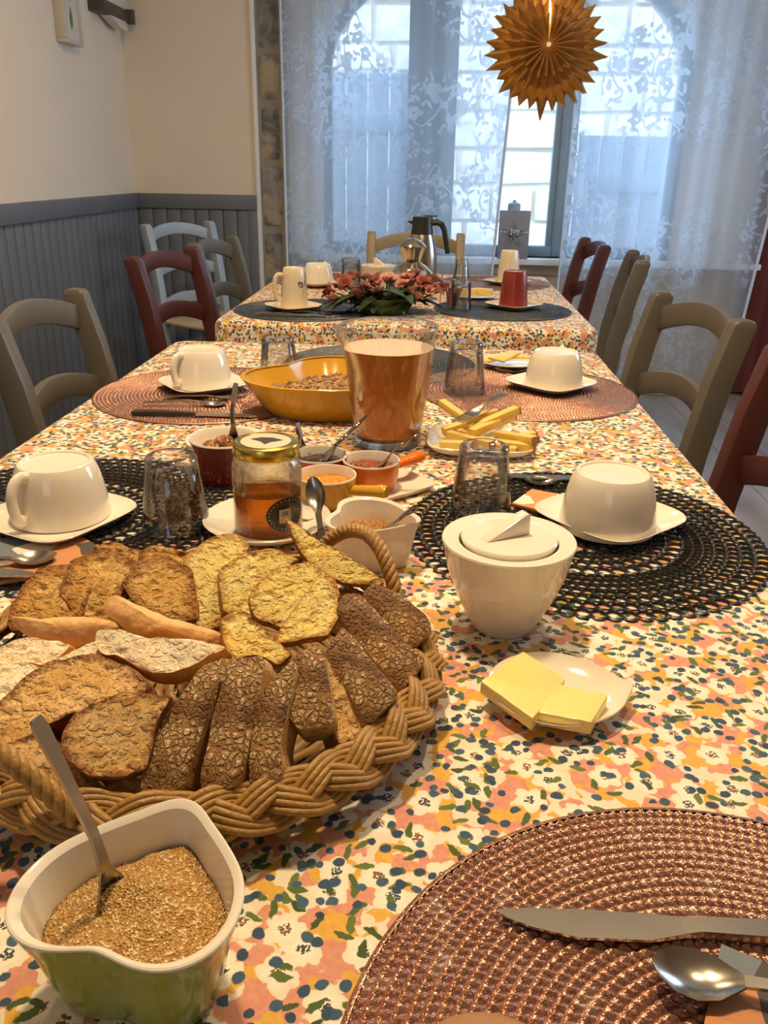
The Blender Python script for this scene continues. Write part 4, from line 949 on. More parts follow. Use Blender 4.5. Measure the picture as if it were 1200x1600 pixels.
# ------------------------------------------------------------------ juice pitcher
PX, PY = -.0565, 1.140
t = thing('juice_pitcher', 'tall glass pitcher of orange juice with a pouring lip', 'pitcher', T(PX, PY, .0008), math.radians(212))
def prof_r(z): return .0455 + (.0665 - .0455)*(z/.165)**1.0
def plip(z, a, off=0.0):
    r = prof_r(z) + off; d = abs((a + PI) % (2*PI) - PI); k = math.exp(-(d/.30)**2)*max(0, (z - .115)/.05)**1.5
    return r + .016*k
def pl(z, off=0.0, up=0.0, n=96):
    L = []
    for j in range(n):
        a = 2*PI*j/n; d = abs((a + PI) % (2*PI) - PI); r = plip(z, a, off); L.append((r*cos(a), r*sin(a), z + up*math.exp(-(d/.30)**2)))
    return L
ZS = (.004, .02, .05, .08, .11, .125, .14, .15, .158)
g = G().loft([pl(0.0, -.004)] + [pl(z) for z in ZS] + [pl(.1635, .0008, .003), pl(.165, 0, .003), pl(.1645, -.0018, .003)] + [pl(z, -.0018) for z in ZS[::-1][:-1]] + [pl(.013, -.0045), pl(.011, -.020), pl(.011, -.044)], True, True)
part('glass', g, M['pitch'], t, smooth=60)
part('juice', G().loft([pl(.0125, -.006), pl(.014, -.0042)] + [pl(z, -.0021) for z in (.03, .06, .09, .110, .124, .136)], True, False), M['juice'], t, smooth=60)
lo = [pl(.136, -.0021)] + [[(x*s, y*s, .1363 + .0006*noise.noise(Vector((x*s*60, y*s*60, 1)))) for x, y, _ in pl(.136, -.0023)] for s in (.98, .8, .6, .4, .2, .02)]
part('froth', G().loft(lo, False, True), M['foam'], t, smooth=60)
part('glass_rim', G().tube(pl(.1652, -.0008, .003), .0013, 6, True), M['jar_glass'], t)
part('glass_foot', G().lathe([(.040, -.0002), (.0445, .001), (.0452, .006), (.0445, .0105), (.036, .0108), (0, .0108)], 72), M['jar_glass'], t)

# ------------------------------------------------------------------ cheese plates
t = thing('cheese_plate', 'square white plate heaped with cheese sticks right of the juice', 'plate', T(.074, 1.130, .0005), math.radians(-2))
lo = []
for s, z in ((.72, 0), (.75, .0012), (.93, .008), (1.0, .0150), (.985, .0158), (.92, .0105), (.76, .0042), (.02, .0042)): lo.append([(x, y, z) for x, y in sup(5, 96, .0735*s, .062*s)])
part('body', G().loft(lo, True, True), M['ceramic'], t)
rnd = random.Random(9)
CH = [((.018, 1.098, .010), (.050, 1.090, .012)), ((.030, 1.140, .011), (.080, 1.085, .016)), ((.045, 1.150, .012), (.098, 1.082, .013)), ((.060, 1.175, .020), (.025, 1.205, .036)), ((.058, 1.130, .022), (.118, 1.165, .040)), ((.060, 1.110, .024), (.115, 1.170, .030)), ((.085, 1.105, .012), (.135, 1.092, .012)), ((.098, 1.140, .014), (.138, 1.095, .022)), ((.112, 1.120, .012), (.140, 1.130, .016)), ((.055, 1.162, .026), (.090, 1.172, .034)), ((.022, 1.150, .012), (.055, 1.165, .020)), ((.070, 1.088, .008), (.110, 1.082, .009))]
pos = ('front left', 'left middle', 'middle', 'back left, poking up', 'top, pointing back right', 'below the top stick', 'front right', 'right middle', 'right edge', 'back, under the fork', 'far left', 'front, behind the glass')
for i, (a, b) in enumerate(CH):
    a, b = Vector(a), Vector(b); d = b - a; w, h = rnd.uniform(.0055, .007), rnd.uniform(.0050, .0065); L = d.length + .012
    t = thing('cheese_stick', 'yellow cheese stick on the square plate, ' + pos[i], 'cheese', (0, 0, 0), 0, 'cheese sticks on the square plate')
    q = [(-w, -h), (w, -h*.9), (w*.92, h), (-w, h*.95)]
    part('cheese_body', G().loft([[(0, y, z) for y, z in q], [(L - .002, y*1.05, z) for y, z in q]], True, True), M['cheese'], t, .0008)
    part('rind', G().loft([[(L - .002, y*1.06, z*1.02) for y, z in q], [(L, y*1.06, z*1.02) for y, z in q]], True, True), M['rind'], t)
    aim(t, T(*(a + Vector((0, 0, .004)))), d)
f7 = fork('steel fork with its tines in the heaped cheese sticks', L=.11); aim(f7, T(.040, 1.118, .034), (.055, .062, .020))
t = thing('small_plate', 'small white plate of sliced cheese behind the right second cup', 'plate', T(.158, 1.655, .0035))
part('body', G().lathe([(.036, 0), (.037, .001), (.052, .006), (.060, .011), (.059, .0118), (.050, .0078), (.034, .0042), (0, .004)], 64), M['ceramic'], t)
for i, (x, y, z, r, tl) in enumerate(((.135, 1.655, .015, .3, 0), (.165, 1.662, .019, -.5, .10), (.150, 1.640, .023, .9, .06))):
    g = G().loft([[(px, py, pz) for px, py in ((-.036, -.016), (.036, -.005), (.036, .008), (-.036, .020))] for pz in (0, .0045)], True, True)
    single('cheese_slice', g, M['cheese'], 'thin yellow cheese wedge on the small plate, ' + ('lowest', 'middle', 'topmost')[i] + ' of three', 'cheese', T(x, y, z), group='cheese wedges on the small plate', bevel=.0008, rot=(tl, -.06, r))
t = thing('small_plate', 'small white plate of lemon yellow cheese on the back table behind the glass', 'plate', T(.125, 2.60, .0005))
part('body', G().lathe([(.036, 0), (.037, .001), (.052, .006), (.062, .010), (.060, .0108), (.050, .0078), (0, .004)], 48), M['ceramic'], t)
for i, (x, y, z, r) in enumerate(((.105, 2.59, .010, .3), (.150, 2.60, .010, -.4))):
    g = G().loft([[(px, py, pz) for px, py in ((-.030, -.013), (.026, -.011), (.030, .011), (-.030, .014))] for pz in (0, .020)], True, True)
    single('cheese_block', g, M['cheese'], 'yellow cheese block on the far small plate, ' + ('left' if i == 0 else 'right') + ' one', 'cheese', T(x, y, z), r, 'cheese blocks on the far plate', bevel=.002)

# ------------------------------------------------------------------ bread basket
BX, BY, BR, BQ = -.160, .517, .164, 1.0
RZ = .033
bk = thing('bread_basket', 'round woven wicker basket with braided rim and two rope handles, full of bread', 'basket', T(BX, BY, .0005))
wall_r = lambda z: .138 + .024*min(1, z/.030)
for s in range(3):
    g = G()
    for q in (-1.5, -.5, .5, 1.5):
        path = []
        n = 420
        for i in range(n):
            a = 2*PI*i/n; ph = 10*a + s*2*PI/3
            f = sin(ph)*.0098 + q*.0042*(.55 + .45*abs(cos(ph))); h = .0040*sin(2*ph + .6) - abs(q)*.0006
            r = BR + .004 + f*.75 + h*.6
            path.append((r*cos(a), r*sin(a), RZ - .001 - f*.66 + h*.8))
        g.tube(path, .0026, 6, True)
    part('rim_braid', g, M['wicker'], bk, smooth=70)
g = G(); NS = 44
for k, z in enumerate([.004 + .0045*i for i in range(6)]):
    path = []
    for i in range(NS*6):
        a = 2*PI*i/(NS*6); path.append(((wall_r(z) + .0024*cos(a*NS/2 + PI*k))*cos(a), (wall_r(z) + .0024*cos(a*NS/2 + PI*k))*sin(a), z))
    g.tube(path, .0024, 6, True)
part('woven_wall', g, M['wicker2'], bk, smooth=70)
g = G()
for i in range(NS):
    a = 2*PI*(i + .5)/NS; g.tube([(wall_r(z)*cos(a), wall_r(z)*sin(a), z) for z in (.001, .012, .022, .031)], .0020, 6)
part('stakes', g, M['wicker'], bk, smooth=70)
g = G()
for k in range(17):
    r = .008 + .0079*k; g.tube([((r)*cos(2*PI*i/72), r*sin(2*PI*i/72), .003 + .0012*cos(i*PI/3 + k*PI)) for i in range(72)], .0038, 6, True, flat=.6)
part('woven_base', g, M['wicker2'], bk, smooth=70)
def rope(a0, a1, hgt, nm='rope_handle'):
    g = G(); n = 90
    c0 = Vector((BR*cos(a0), BR*sin(a0), RZ)); c1 = Vector((BR*cos(a1), BR*sin(a1), RZ))
    ax = []
    for i in range(n + 1):
        q = i/n; am = a0 + (a1 - a0)*q; rr = BR + .006 + .006*sin(PI*q)
        ax.append(Vector((rr*cos(am), rr*sin(am), RZ - .002 + hgt*sin(PI*q)**.8)))
    for s in range(4):
        path = []
        for i in range(n + 1):
            t_ = (ax[min(i + 1, n)] - ax[max(i - 1, 0)]).normalized(); out = Vector((ax[i].x, ax[i].y, 0)).normalized(); b = t_.cross(out).normalized(); o2 = b.cross(t_)
            p = i*.42 + s*PI/2; path.append(ax[i] + (o2*cos(p) + b*sin(p))*.0036)
        g.tube(path, .0030, 6)
    part(nm, g, M['wicker'], bk, smooth=70)
rope(math.radians(70), math.radians(35), .042); rope(math.radians(220), math.radians(262), .046)
bk.scale = (1.0, BQ, 1.0)

# ------------------------------------------------------------------ bread slices: outline in the plane of the slice (mm), thickness
SLICES=[
('toast','toasted brown slice at the far left edge of the bread basket',(-0.286, 0.555, 0.055),(0.1, -0.72, 0.68),[(-28, -18), (-23, 2), (-9, 22), (15, 24), (31, 8), (26, -17), (-5, -22), (-23, -27)],0.016),
('toast','toasted brown slice with a large hollow, second from the left in the back row',(-0.251, 0.563, 0.058),(0.15, -0.74, 0.66),[(-26, -1), (-20, 23), (7, 33), (30, 19), (18, -6), (14, -30), (-10, -27)],0.016),
('toast','dark toasted slice with pale seeds on its lower crust, mid back row',(-0.202, 0.568, 0.058),(0.1, -0.74, 0.66),[(-29, 4), (-19, 21), (0, 27), (22, 15), (29, -24), (9, -26), (-14, -17)],0.016),
('toast','browned slice peeking up behind the toasted slice with a large hollow',(-0.255, 0.629, 0.055),(0.1, -0.74, 0.66),[(-23, 9), (-9, 13), (13, 5), (23, -4), (20, -18), (-9, -18)],0.012),
('toast','dark browned slice peeking up beside the drinking glass at the back of the basket',(-0.219, 0.63, 0.055),(0.1, -0.74, 0.66),[(-20, 4), (-9, 11), (19, 4), (24, -9), (17, -20), (-11, -19)],0.012),
('yellow','yellow slice with a dark seeded end, just in front of the honey jar',(-0.163, 0.58, 0.062),(0.12, -0.72, 0.68),[(-20, 1), (-23, 18), (-1, 35), (16, 37), (26, 27), (21, 10), (8, -11), (8, -36), (-11, -40), (-15, -20)],0.016),
('yellow','yellow slice with browned top edge, between the jar slice and the broad yellow slice',(-0.133, 0.573, 0.064),(0.12, -0.72, 0.68),[(-23, 10), (-3, 25), (22, 24), (36, 18), (20, 4), (6, -13), (2, -28), (-19, -22)],0.014),
('yellow','broad yellow slice with big airy holes and toasted left crust',(-0.094, 0.548, 0.068),(0.12, -0.68, 0.72),[(-32, -7), (-30, 6), (-15, 21), (14, 26), (29, 10), (32, -1), (23, -16), (-7, -24), (-13, -22), (-28, -15)],0.014),
('yellow','half yellow slice cut straight, lying against the broad airy yellow slice',(-0.076, 0.505, 0.079),(0.2, -0.62, 0.75),[(-22, -11), (12, 29), (19, 13), (19, -5), (10, -17), (-11, -19), (-26, -19)],0.012),
('yellow','small yellow wedge standing between the white bread and the dark loaf slices',(-0.11, 0.476, 0.072),(0.25, -0.66, 0.7),[(-18, 17), (-6, 22), (23, -13), (13, -19), (-1, -9), (-15, -11), (-19, 3)],0.016),
('yellow','thin yellow slice leaning up alone beside the twisted basket handle',(-0.076, 0.616, 0.065),(0.2, -0.76, 0.61),[(-31, 36), (-26, 34), (-6, 17), (14, 3), (37, -16), (39, -23), (8, -19), (-12, -8), (-24, 13)],0.012),
('roll','split white bread roll with smooth tan crust, at the left in front of the toast',(-0.243, 0.486, 0.068),(0.0, -0.75, 0.66),[(-37, 7), (-16, 6), (11, 9), (29, 7), (37, 3), (26, -5), (7, -13), (-21, -7), (-32, -1)],0.026),
('roll','long split white bread piece lying slanted behind the torn white piece',(-0.178, 0.492, 0.07),(0.0, -0.75, 0.66),[(-40, 15), (-34, 20), (4, 6), (42, -3), (46, -11), (36, -14), (21, -12), (3, -9), (-15, -9), (-37, 6)],0.022),
('white','torn white bread piece showing its fluffy crumb in the middle of the basket',(-0.167, 0.452, 0.076),(0.0, -0.6, 0.8),[(-41, 11), (-27, 12), (-7, 8), (21, 8), (42, 4), (28, -6), (12, -14), (-5, -14), (-23, -5), (-36, -4)],0.022),
('white','flat white bread piece at the left edge of the photo below the smooth tan roll',(-0.265, 0.468, 0.06),(-0.1, -0.45, 0.89),[(-27, -5), (-18, 1), (-3, 11), (30, 11), (24, -6), (-11, -10), (-22, -13)],0.018),
('white','pale bread piece with fluffy crumb, cut off by the left photo edge',(-0.26, 0.436, 0.058),(-0.15, -0.4, 0.9),[(-31, 7), (3, 15), (20, 15), (16, -5), (-4, -24)],0.02),
('white','small pale crumb wedge tucked beside the large brown rustic slice',(-0.225, 0.458, 0.064),(0.0, -0.51, 0.86),[(-18, -8), (-3, 4), (13, 13), (21, 0), (2, -8)],0.016),
('brown','large brown rustic slice lying flat at the front left of the basket',(-0.216, 0.419, 0.062),(-0.08, -0.5, 0.86),[(-39, -18), (-29, 8), (-17, 20), (8, 29), (37, 22), (49, 14), (49, 6), (23, -4), (10, -10), (-4, -22), (-18, -40), (-33, -34)],0.02),
('brown','rustic slice with open holes standing behind the tall sugar spoon',(-0.171, 0.379, 0.065),(0.2, -0.68, 0.7),[(-26, 2), (-20, 14), (9, 24), (14, 21), (33, 18), (23, 3), (18, -20), (3, -22), (-11, -20), (-23, -8)],0.022),
('brown','torn crumb end low at the front rim of the basket',(-0.166, 0.371, 0.03),(0.1, -0.75, 0.65),[(-14, 1), (-2, 11), (10, 7), (14, -2), (4, -9), (-7, -11)],0.025),
('brown','shadowed brown crust end at the front left beside the left basket handle',(-0.208, 0.376, 0.04),(0.05, -0.71, 0.71),[(-28, 14), (-11, 23), (11, 6), (27, -12), (17, -20), (-2, -17), (-18, -3)],0.03),
('loaf','floury dark crust slice, leftmost of the fanned dark loaf slices',(-0.133, 0.394, 0.062),(0.12, -0.6, 0.79),[(7, 35), (24, 40), (20, 27), (-2, -34), (-23, -36), (-22, -18), (-9, 10)],0.03),
('loaf','floury dark crust slice, second from the left in the dark loaf fan',(-0.107, 0.397, 0.064),(0.12, -0.6, 0.79),[(-2, 38), (18, 39), (19, 31), (8, -20), (3, -35), (-15, -39), (-17, -28), (-10, 4)],0.03),
('loaf','narrow floury dark crust slice, third from the left in the dark loaf fan',(-0.084, 0.398, 0.06),(0.12, -0.6, 0.79),[(2, 30), (14, 41), (16, 30), (9, 11), (5, -8), (6, -24), (-7, -38), (-13, -27), (-11, -3), (-6, 19)],0.03),
('loaf','dark crust slice with a bright floury patch in the middle of the fan',(-0.066, 0.427, 0.07),(0.2, -0.55, 0.81),[(-7, 20), (10, 28), (13, 17), (11, -23), (-10, -24), (-16, -14), (-10, 8)],0.03),
('brown','pale torn crumb face leaning on the slice with the bright floury patch',(-0.047, 0.438, 0.052),(0.45, -0.6, 0.66),[(-2, 38), (1, 27), (14, -22), (10, -26), (-12, -31), (-12, -15), (-10, 7)],0.02),
('loaf','dark crust slice on the right of the fan beside the pale torn crumb',(-0.04, 0.455, 0.062),(0.3, -0.5, 0.81),[(-13, 20), (3, 34), (7, 27), (23, -19), (-2, -31), (-5, -25), (-13, 8)],0.032),
('loaf','dark crust slice second from the back on the right of the fan',(-0.027, 0.5, 0.062),(0.3, -0.5, 0.81),[(-22, 29), (-13, 39), (-1, 36), (18, -10), (25, -21), (1, -37), (-5, -26), (-17, 8)],0.032),
('loaf','dark crust end slice at the back right nearest the white sugar bowl',(-0.017, 0.54, 0.06),(0.3, -0.5, 0.81),[(-18, 23), (-8, 28), (11, 12), (22, -9), (21, -17), (0, -27), (-5, -18), (-17, 11)],0.032)]

KIND = dict(toast=('toast', 'toastcrust', .0020), yellow=('yellow', 'yellowcrust', .0017), roll=('rollcrust', 'whiteside', .0016), white=('white', 'rollcrust', .0022), brown=('brown', 'browncrust', .0022), loaf=('flour', 'loafcrumb', .0018))
def bread(kind, label, C, n, pts, th, seed):
    nn = Vector(n).normalized(); u = Vector((0, 0, 1)).cross(nn).normalized(); v = nn.cross(u)
    P = [(a/1000, b/1000) for a, b in pts]; cx = sum(p[0] for p in P)/len(P); cy = sum(p[1] for p in P)/len(P)
    # even resampling of the closed outline, lightly rounded
    L = []; tot = 0; seg = []
    for i, p in enumerate(P):
        q = P[(i + 1) % len(P)]; d = math.hypot(q[0] - p[0], q[1] - p[1]); seg.append((tot, d, p, q)); tot += d
    N = 110
    for j in range(N):
        s = tot*j/N
        for t0, d, p, q in seg:
            if t0 <= s <= t0 + d + 1e-9:
                f = (s - t0)/d; L.append((p[0] + (q[0] - p[0])*f - cx, p[1] + (q[1] - p[1])*f - cy)); break
    for _ in range(4): L = [tuple((L[j-1][k] + 2*L[j][k] + L[(j+1) % N][k])/4 for k in (0, 1)) for j in range(N)]
    rag = .0016 if kind in ('white', 'brown', 'toast') else .0010
    L = [(x*(1.05) + rag*noise.noise(Vector((x*120, y*120, seed))), y*1.03 + rag*noise.noise(Vector((x*120, y*120, seed + 9)))) for x, y in L]
    face, side, amp = KIND[kind]; base = Vector(T(*C)) - Vector((0, 0, 0)) + u*cx + v*cy
    t = thing('bread_slice', label, 'bread', tuple(base), 0, 'slices of bread in the wicker basket')
    W_ = lambda x, y, z: tuple(u*x + v*y + nn*z)
    R = 22; dome = .006 if kind == 'roll' else .0032 if kind == 'loaf' else 0.0
    def surf(sign, z0):
        lo = []
        for i in range(R + 1):
            s = max(.012, 1 - i/R); l = []
            for x, y in L:
                px, py = x*s, y*s; h = noise.noise(Vector((px*45, py*45, seed)))*.8 + noise.noise(Vector((px*150, py*150, seed + 3)))*.30
                dd, pos = noise.voronoi(Vector((px*62 + seed, py*95, seed*.3)))
                pit = max(0, .36 - dd[0])*min(1, (dd[1] - dd[0])*6) if (int(abs(pos[0].x*37 + pos[0].y*91)*10) % 10) < 6 and kind not in ('loaf', 'roll') else 0
                edge = min(1, (1 - s)*7)
                z = z0 + sign*(dome*(1 - s**2.4) + amp*h*edge - amp*3.2*pit*edge); l.append(W_(px, py, z))
            lo.append(l)
        return lo
    g = G().loft(surf(1, 0.0), False, True)
    fo = part('crumb' if kind not in ('loaf', 'roll') else 'crust', g, M[face], t, smooth=180); me = fo.data
    u1 = me.uv_layers.new(name='plane'); u2 = me.uv_layers.new(name='edge')
    for lp in me.loops:
        i_, j_ = divmod(lp.vertex_index, N); s_ = max(.012, 1 - i_/R)
        u1.data[lp.index].uv = (L[j_][0]*s_ + seed, L[j_][1]*s_ + seed*.37); u2.data[lp.index].uv = (s_, j_/N)
    bands = []; K = 6
    for k in range(K + 1):
        q = k/K; l = []
        for x, y in L:
            b = 1 + .05*sin(PI*q) if kind in ('toast', 'yellow', 'white', 'brown') else 1 + .02*sin(PI*q) - (.06*q if kind == 'roll' else 0)
            w = amp*.35*noise.noise(Vector((x*130, y*130, q*4 + seed)))
            l.append(W_(x*b + w*(0 < k < K), y*b + w*(0 < k < K), -th*q))
        bands.append([tuple(Vector(p) + u*(.0075*q if kind == 'loaf' else 0)) for p in l])
    g = G().loft(bands); g.loft([[tuple(Vector(p)) for p in bands[-1]]] + [[tuple(Vector(p) * 1) for p in [W_(x*s, y*s, -th + .0015*noise.noise(Vector((x*s*90, y*s*90, seed)))) for x, y in L]] for s in (.7, .4, .1, .01)], False, True)
    part('crust' if kind not in ('loaf', 'roll') else 'crumb', g, M[side], t, smooth=180)
for i, s in enumerate(SLICES): bread(*s, seed=i*3.7 + 1)

# ------------------------------------------------------------------ flowers on the back table
fx, fy = -.125, 2.285
t = thing('flower_arrangement', 'low arrangement of salmon pink flowers and long dark leaves on the back table', 'flowers', T(fx, fy, .0005))
part('bowl', G().lathe([(.055, 0), (.06, .002), (.075, .03), (.08, .045), (.076, .045), (.07, .03), (0, .01)], 40), M['leaf'], t)
rnd = random.Random(21)
def leaf(L, w, droop, az, el, base):
    n = 9; lo = []
    for i in range(n + 1):
        q = i/n; ww = w*sin(PI*min(1, q*.92 + .06))**.8; x = L*q*cos(el); z = L*q*sin(el) - droop*q*q
        lo.append([(x, -ww, z + .25*ww), (x, 0, z), (x, ww, z + .25*ww), (x, 0, z - .0012)])
    return G().loft(lo, True, True, M=Matrix.Translation(base) @ Matrix.Rotation(az, 4, 'Z'))
for i in range(46):
    az = rnd.uniform(0, 2*PI); L = rnd.uniform(.08, .145); el = rnd.uniform(-.1, .75); b = (rnd.uniform(-.06, .06), rnd.uniform(-.05, .04), rnd.uniform(.028, .05))
    part('leaf', leaf(L*(1.05 if abs(cos(az)) > .7 else .75), rnd.uniform(.016, .026), L*sin(max(el, 0))*.75 + b[2] - .012 if el < .3 else L*.45, az, el, b), M['leaf'], t, smooth=60)
def blossom(mat, r):
    g = G()
    for k in range(7):
        a = 2*PI*k/7; n = 6; lo = []; tilt = 1.15 if k % 2 else .75
        for i in range(n + 1):
            q = i/n; w = r*.40*sin(PI*min(1, q*.80 + .10)); x = r*q*cos(tilt)*(1 + .2*q); z = r*q*sin(tilt)*(1.0 - .30*q*q)
            lo.append([(x, -w, z + .3*w), (x, 0, z), (x, w, z + .3*w), (x, 0, z - .001)])
        g.loft(lo, True, True, M=Matrix.Rotation(a, 4, 'Z'))
    return g
PM = ['petal', 'petal', 'petal3', 'petal2']
BM = [mesh('blossom', blossom(0, .023), M[m], smooth=60) for m in PM]
sp_ = [(-.150, -.03, .070), (-.135, -.05, .045), (-.12, .0, .095), (-.105, -.04, .085), (-.075, -.06, .060), (-.085, .01, .100), (-.045, .0, .098), (-.05, -.05, .075), (-.015, -.055, .066), (-.02, -.01, .098), (.01, .02, .095), (.025, -.055, .055), (.045, -.03, .085), (.05, .01, .100), (.075, -.055, .070), (.085, .0, .110), (.100, -.04, .094), (.115, -.055, .076), (.125, .0, .098), (.155, -.01, .075), (-.06, .05, .09), (.06, .06, .10), (.0, .06, .09)]
sp_ = [(x, y, z*.86) for x, y, z in sp_]
sp_ += [(x + rnd.uniform(-.018, .018), y + rnd.uniform(-.012, .012), z - rnd.uniform(.0, .014)) for x, y, z in sp_]
for i, (x, y, z) in enumerate(sp_):
    b = obj('blossom', BM[i % 4] if i not in (16, 19) else BM[3], t, (x, y, z)); b.rotation_euler = (rnd.uniform(.1, .8), rnd.uniform(-.5, .5) + x*3, rnd.uniform(0, 6)); k = rnd.uniform(.9, 1.25); b.scale = (k, k, k)
    bx, by = x*.35, y*.35
    if i < 23: part('stem', G().tube([(bx, by, .03), ((x + bx)/2, (y + by)/2, z*.7), (x, y, z)], .0022, 6), M['leaf2'], t)

# ------------------------------------------------------------------ metal pot and thermos on the back table
t = thing('metal_pot', 'shiny metal pot with domed body, narrow neck and flared lidded top', 'pot', T(-.064, 2.56, .0005))
part('body', G().lathe([(.055, 0), (.062, .002), (.071, .02), (.0725, .035), (.069, .058), (.058, .080), (.042, .095), (.030, .102), (.0265, .106)], 64), M['chrome'], t)
part('collar', G().lathe([(.0265, .105), (.027, .111), (.030, .120), (.0385, .143), (.0400, .147), (.0385, .149)], 64), M['chrome'], t)
ld = part('lid', G().lathe([(.0400, .1480), (.0405, .1505), (.034, .158), (.022, .167), (.010, .172), (0, .1735)], 64), M['chrome'], t)
part('spout_hole', G().lathe([(.0030, 0), (.0030, .0012), (0, .0012)], 14, Matrix.Translation((.035, -.060, .0715)) @ Matrix.Rotation(1.0, 4, 'X')), M['blackp'], t)
t = thing('thermos_jug', 'tall steel thermos jug with black top and black handle at the back', 'jug', T(-.040, 2.76, .0005))
part('body', G().lathe([(.048, 0), (.050, .003), (.050, .06), (.0485, .10), (.044, .135), (.037, .162), (.034, .172)], 56), M['dsteel'], t)
tp = part('top', G().lathe([(.0345, .170), (.0345, .178), (.0305, .205), (.0315, .216), (.0310, .222), (.012, .224), (0, .224)], 48), M['blackp'], t)
part('spout', G().loft([[(-.028, -.010, .197), (-.028, .010, .197), (-.028, .010, .210), (-.028, -.010, .210)], [(-.047, -.003, .206), (-.047, .003, .206), (-.047, .003, .209), (-.047, -.003, .209)]], True, True), M['blackp'], tp, .001)
part('thumb_lever', G().box(.004, .046, -.008, .008, .2225, .2262), M['blackp'], tp, .0012)
part('handle', G().tube([(.028, 0, .203), (.044, 0, .206), (.060, 0, .200), (.069, 0, .184), (.074, 0, .160), (.080, 0, .132), (.084, 0, .114)], .0072, 10, flat=1.3), M['blackp'], t, smooth=60)
single('wooden_stirrer', G().tube([(0, 0, 0), (.004, 0, .09)], .0022, 6), M['creamw'], 'thin pale stirring stick upright beside the metal pot', 'stick', T(.022, 2.50, .0005))
single('ribbon_bow', G().loft([[(-.012, 0, .0), (.012, 0, .0), (.012, .004, .0), (-.012, .004, 0)], [(-.020, -.004, .045), (.030, -.004, .050), (.030, 0, .050), (-.020, 0, .045)]], True, True), M['petal2'], 'dark pink paper cone at the right of the flowers', 'cone', T(.055, 2.42, .004), bevel=.001)

# ------------------------------------------------------------------ star lamp
LX, LY, LZ = .302, 2.80, TT + .692
t = thing('star_lamp', 'pleated brown paper star lamp hanging above the back table', 'lamp', (LX, LY, LZ))
rnd = random.Random(2)
def starlayer(R, r0, n, y0, y1, sgn, jit=.08):
    lo_c = []; v = []; f = []; gap = .055
    a0 = PI/2 + gap; span = 2*PI - 2*gap; m = 2*n
    for i in range(m + 1):
        a = a0 + span*i/m; tip = i % 2 == 0; k = 1 + rnd.uniform(-jit, jit)
        dp = .012 if tip else -.012
        pr = [(.006, y0), (R*.30, y0*.95 + (y1 - y0)*.10 + dp*.3), (R*.60, y0 + (y1 - y0)*.45 + dp*.8), (R*.82, y0 + (y1 - y0)*.75 + dp*(1 if tip else 1.2)), (R*(1.0 if tip else .80)*k, y1 + (.016 if tip else -.014))]
        for r, yy in pr: v.append((r*cos(a), -sgn*yy, r*sin(a)))
    for i in range(m):
        for j in range(4): b = i*5 + j; f.append((b, b + 1, b + 6, b + 5))
    return G().add(v, f)
for nm, R, n, y0, y1 in (('outer_pleats', .170, 30, .030, .004), ('middle_pleats', .128, 26, .058, .040), ('inner_pleats', .085, 22, .074, .068)):
    for sg in (1, -1): part(nm, starlayer(R, .02, n, y0, y1, sg), M['star'], t, smooth=0)
part('long_tip', G().loft([[(-.018, -.004, -.13), (.018, -.004, -.13), (.018, .004, -.13), (-.018, .004, -.13)], [(-.002, 0, -.192), (.002, 0, -.192), (.002, .002, -.192), (-.002, .002, -.192)]], True, True), M['star'], t)
part('bulb', G().lathe([(.001, -.020), (.012, -.016), (.014, 0), (.012, .06), (.006, .11), (.004, .12)], 20), M['bulb'], t)
part('cord', G().tube([(0, 0, .03), (0, 0, ZC - LZ)], .0025, 6), M['whitep'], t)
part('front_eyelet', G().lathe([(.0065, 0), (.0065, .004), (0, .004)], 16, Matrix.Translation((0, -.071, 0)) @ Matrix.Rotation(PI/2, 4, 'X')), M['whitep'], t)
lt = light('star_lamp_light', 'POINT', (0, 0, 0), 3.2, (1.0, .58, .20), .02); lt.parent = t

# ------------------------------------------------------------------ on the walls and the sill
t = thing('picture_frame', 'silver framed picture of a green leaf sprig on the left wall', 'picture', (XL, 3.77, 1.70))
def ringf(y0, y1, z0, z1, w, xa, xb):
    g = G()
    for a in ((y0, y1, z0, z0 + w), (y0, y1, z1 - w, z1), (y0, y0 + w, z0 + w, z1 - w), (y1 - w, y1, z0 + w, z1 - w)): g.box(xa, xb, a[0], a[1], a[2], a[3])
    return g
part('frame', ringf(-.085, .085, -.150, .30, .014, 0, .045), M['silverframe'], t, .002)
pp = part('print', G().box(.001, .034, -.072, .072, -.137, .287), M['mat_paper'], t)
g = G()
for z, L, a in ((-.10, .085, 1.50), (.0, .11, 1.62), (.12, .10, 1.4)):
    pts = [(0, 0), (.3, .17), (.65, .15), (1, 0), (.65, -.15), (.3, -.17)]
    g.loft([[(xx, (p*cos(a) - q*sin(a))*L, z + (p*sin(a) + q*cos(a))*L) for p, q in pts] for xx in (.034, .0348)], False, True)
part('leaf_drawing', g, M['leaf2'], pp, smooth=0)
t = thing('wall_sconce', 'small wall lamp with dark metal band and pale glass, beside the picture', 'lamp', (XL, 4.22, 1.735))
part('bracket', G().box(0, .075, -.16, .16, -.022, .022), M['sconce'], t, .003)
part('end_plate', G().box(0, .095, .148, .172, -.030, .030), M['sconce'], t, .003)
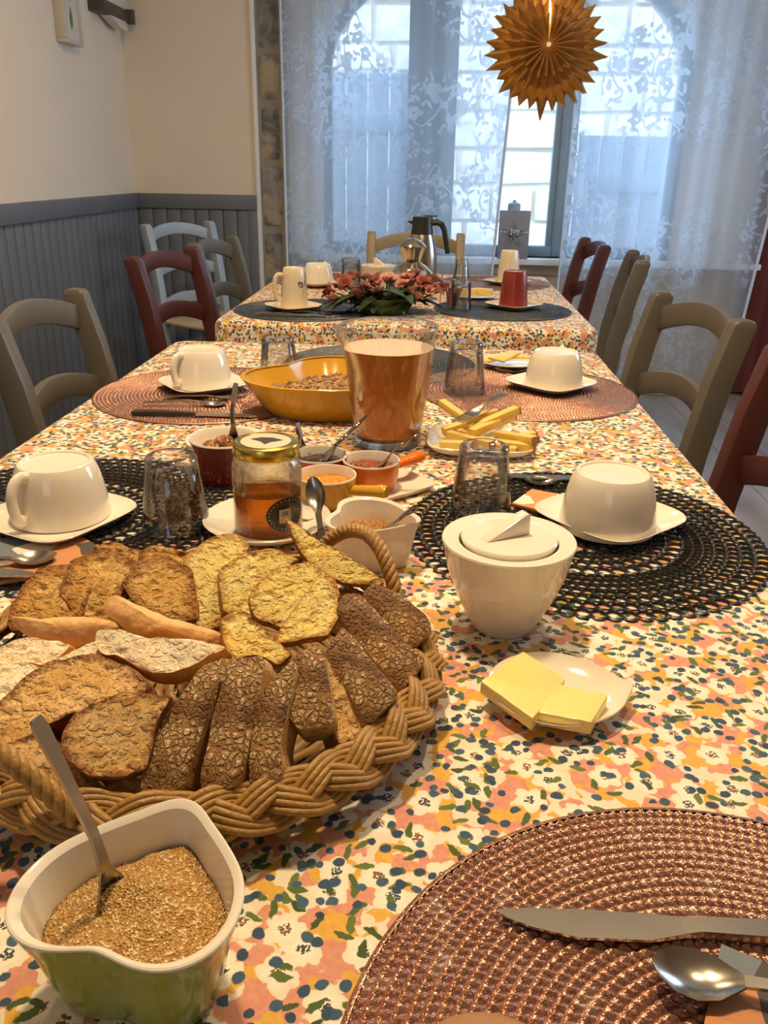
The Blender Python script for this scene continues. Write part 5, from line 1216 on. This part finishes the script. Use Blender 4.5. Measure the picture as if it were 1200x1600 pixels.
part('upper_shade', G().loft([[(.012, -.08, .023), (.065, -.08, .023), (.065, .12, .023), (.012, .12, .023)], [(.010, -.10, .12), (.085, -.10, .12), (.085, .14, .12), (.010, .14, .12)]], True, True), M['frost'], t, .002)
part('lower_shade', G().loft([[(.012, -.06, -.023), (.065, -.06, -.023), (.065, .14, -.023), (.012, .14, -.023)], [(.030, .04, -.060), (.070, .04, -.060), (.070, .13, -.062), (.030, .13, -.062)]], True, True), M['frost'], t, .002)
t = thing('greeting_card', 'silver grey card with a dotted star and white lettering on the window sill', 'card', (.402, 4.535, SZ), 0)
bd = part('card_body', G().box(-.078, .078, -.004, .004, 0, .235), M['card'], t, .001)
rnd = random.Random(8); g = G()
for i in range(420):
    a = rnd.uniform(0, 2*PI); q = math.sqrt(rnd.random()); rs = .058*(.58 + .42*cos(5*(a - PI/2)))**1.0 + .008
    if rs*q < .004: continue
    x, z = rs*q*cos(a), .115 + rs*q*sin(a)*1.05; r = rnd.uniform(.0010, .0024)
    g.loft([[(x + r*cos(b), -.0042, z + r*sin(b)) for b in (0, 1.05, 2.1, 3.14, 4.2, 5.2)], [(x + r*cos(b), -.0048, z + r*sin(b)) for b in (0, 1.05, 2.1, 3.14, 4.2, 5.2)]], False, True)
part('star_dots', g, M['ink'], bd, smooth=0, kind='stuff')
text('lettering', 'Joy', .036, M['whiteink'], bd, (.006, -.0052, .137), (PI/2, 0, 0), .0004)
g = G()
for x in (-.064, -.045, .055, .068): g.box(x - .005, x + .005, -.0052, -.0042, .130, .134)
part('side_dashes', g, M['whiteink'], bd, smooth=0)
t = thing('lidded_tin', 'pale blue ribbed tin with a knob standing on the sill behind the card', 'tin', (.400, 4.60, SZ))
md = lambda r, z, a: 1 + (.03*cos(22*a) if z > .22 else 0)
part('body', G().lathe([(.034, 0), (.036, .003), (.040, .18), (.036, .215), (.030, .225)], 88), M['bluejar'], t)
part('lid', G().lathe([(.031, .225), (.031, .262), (.026, .268), (.008, .274), (.008, .282), (0, .284)], 88, mod=md), M['bluejar'], t)
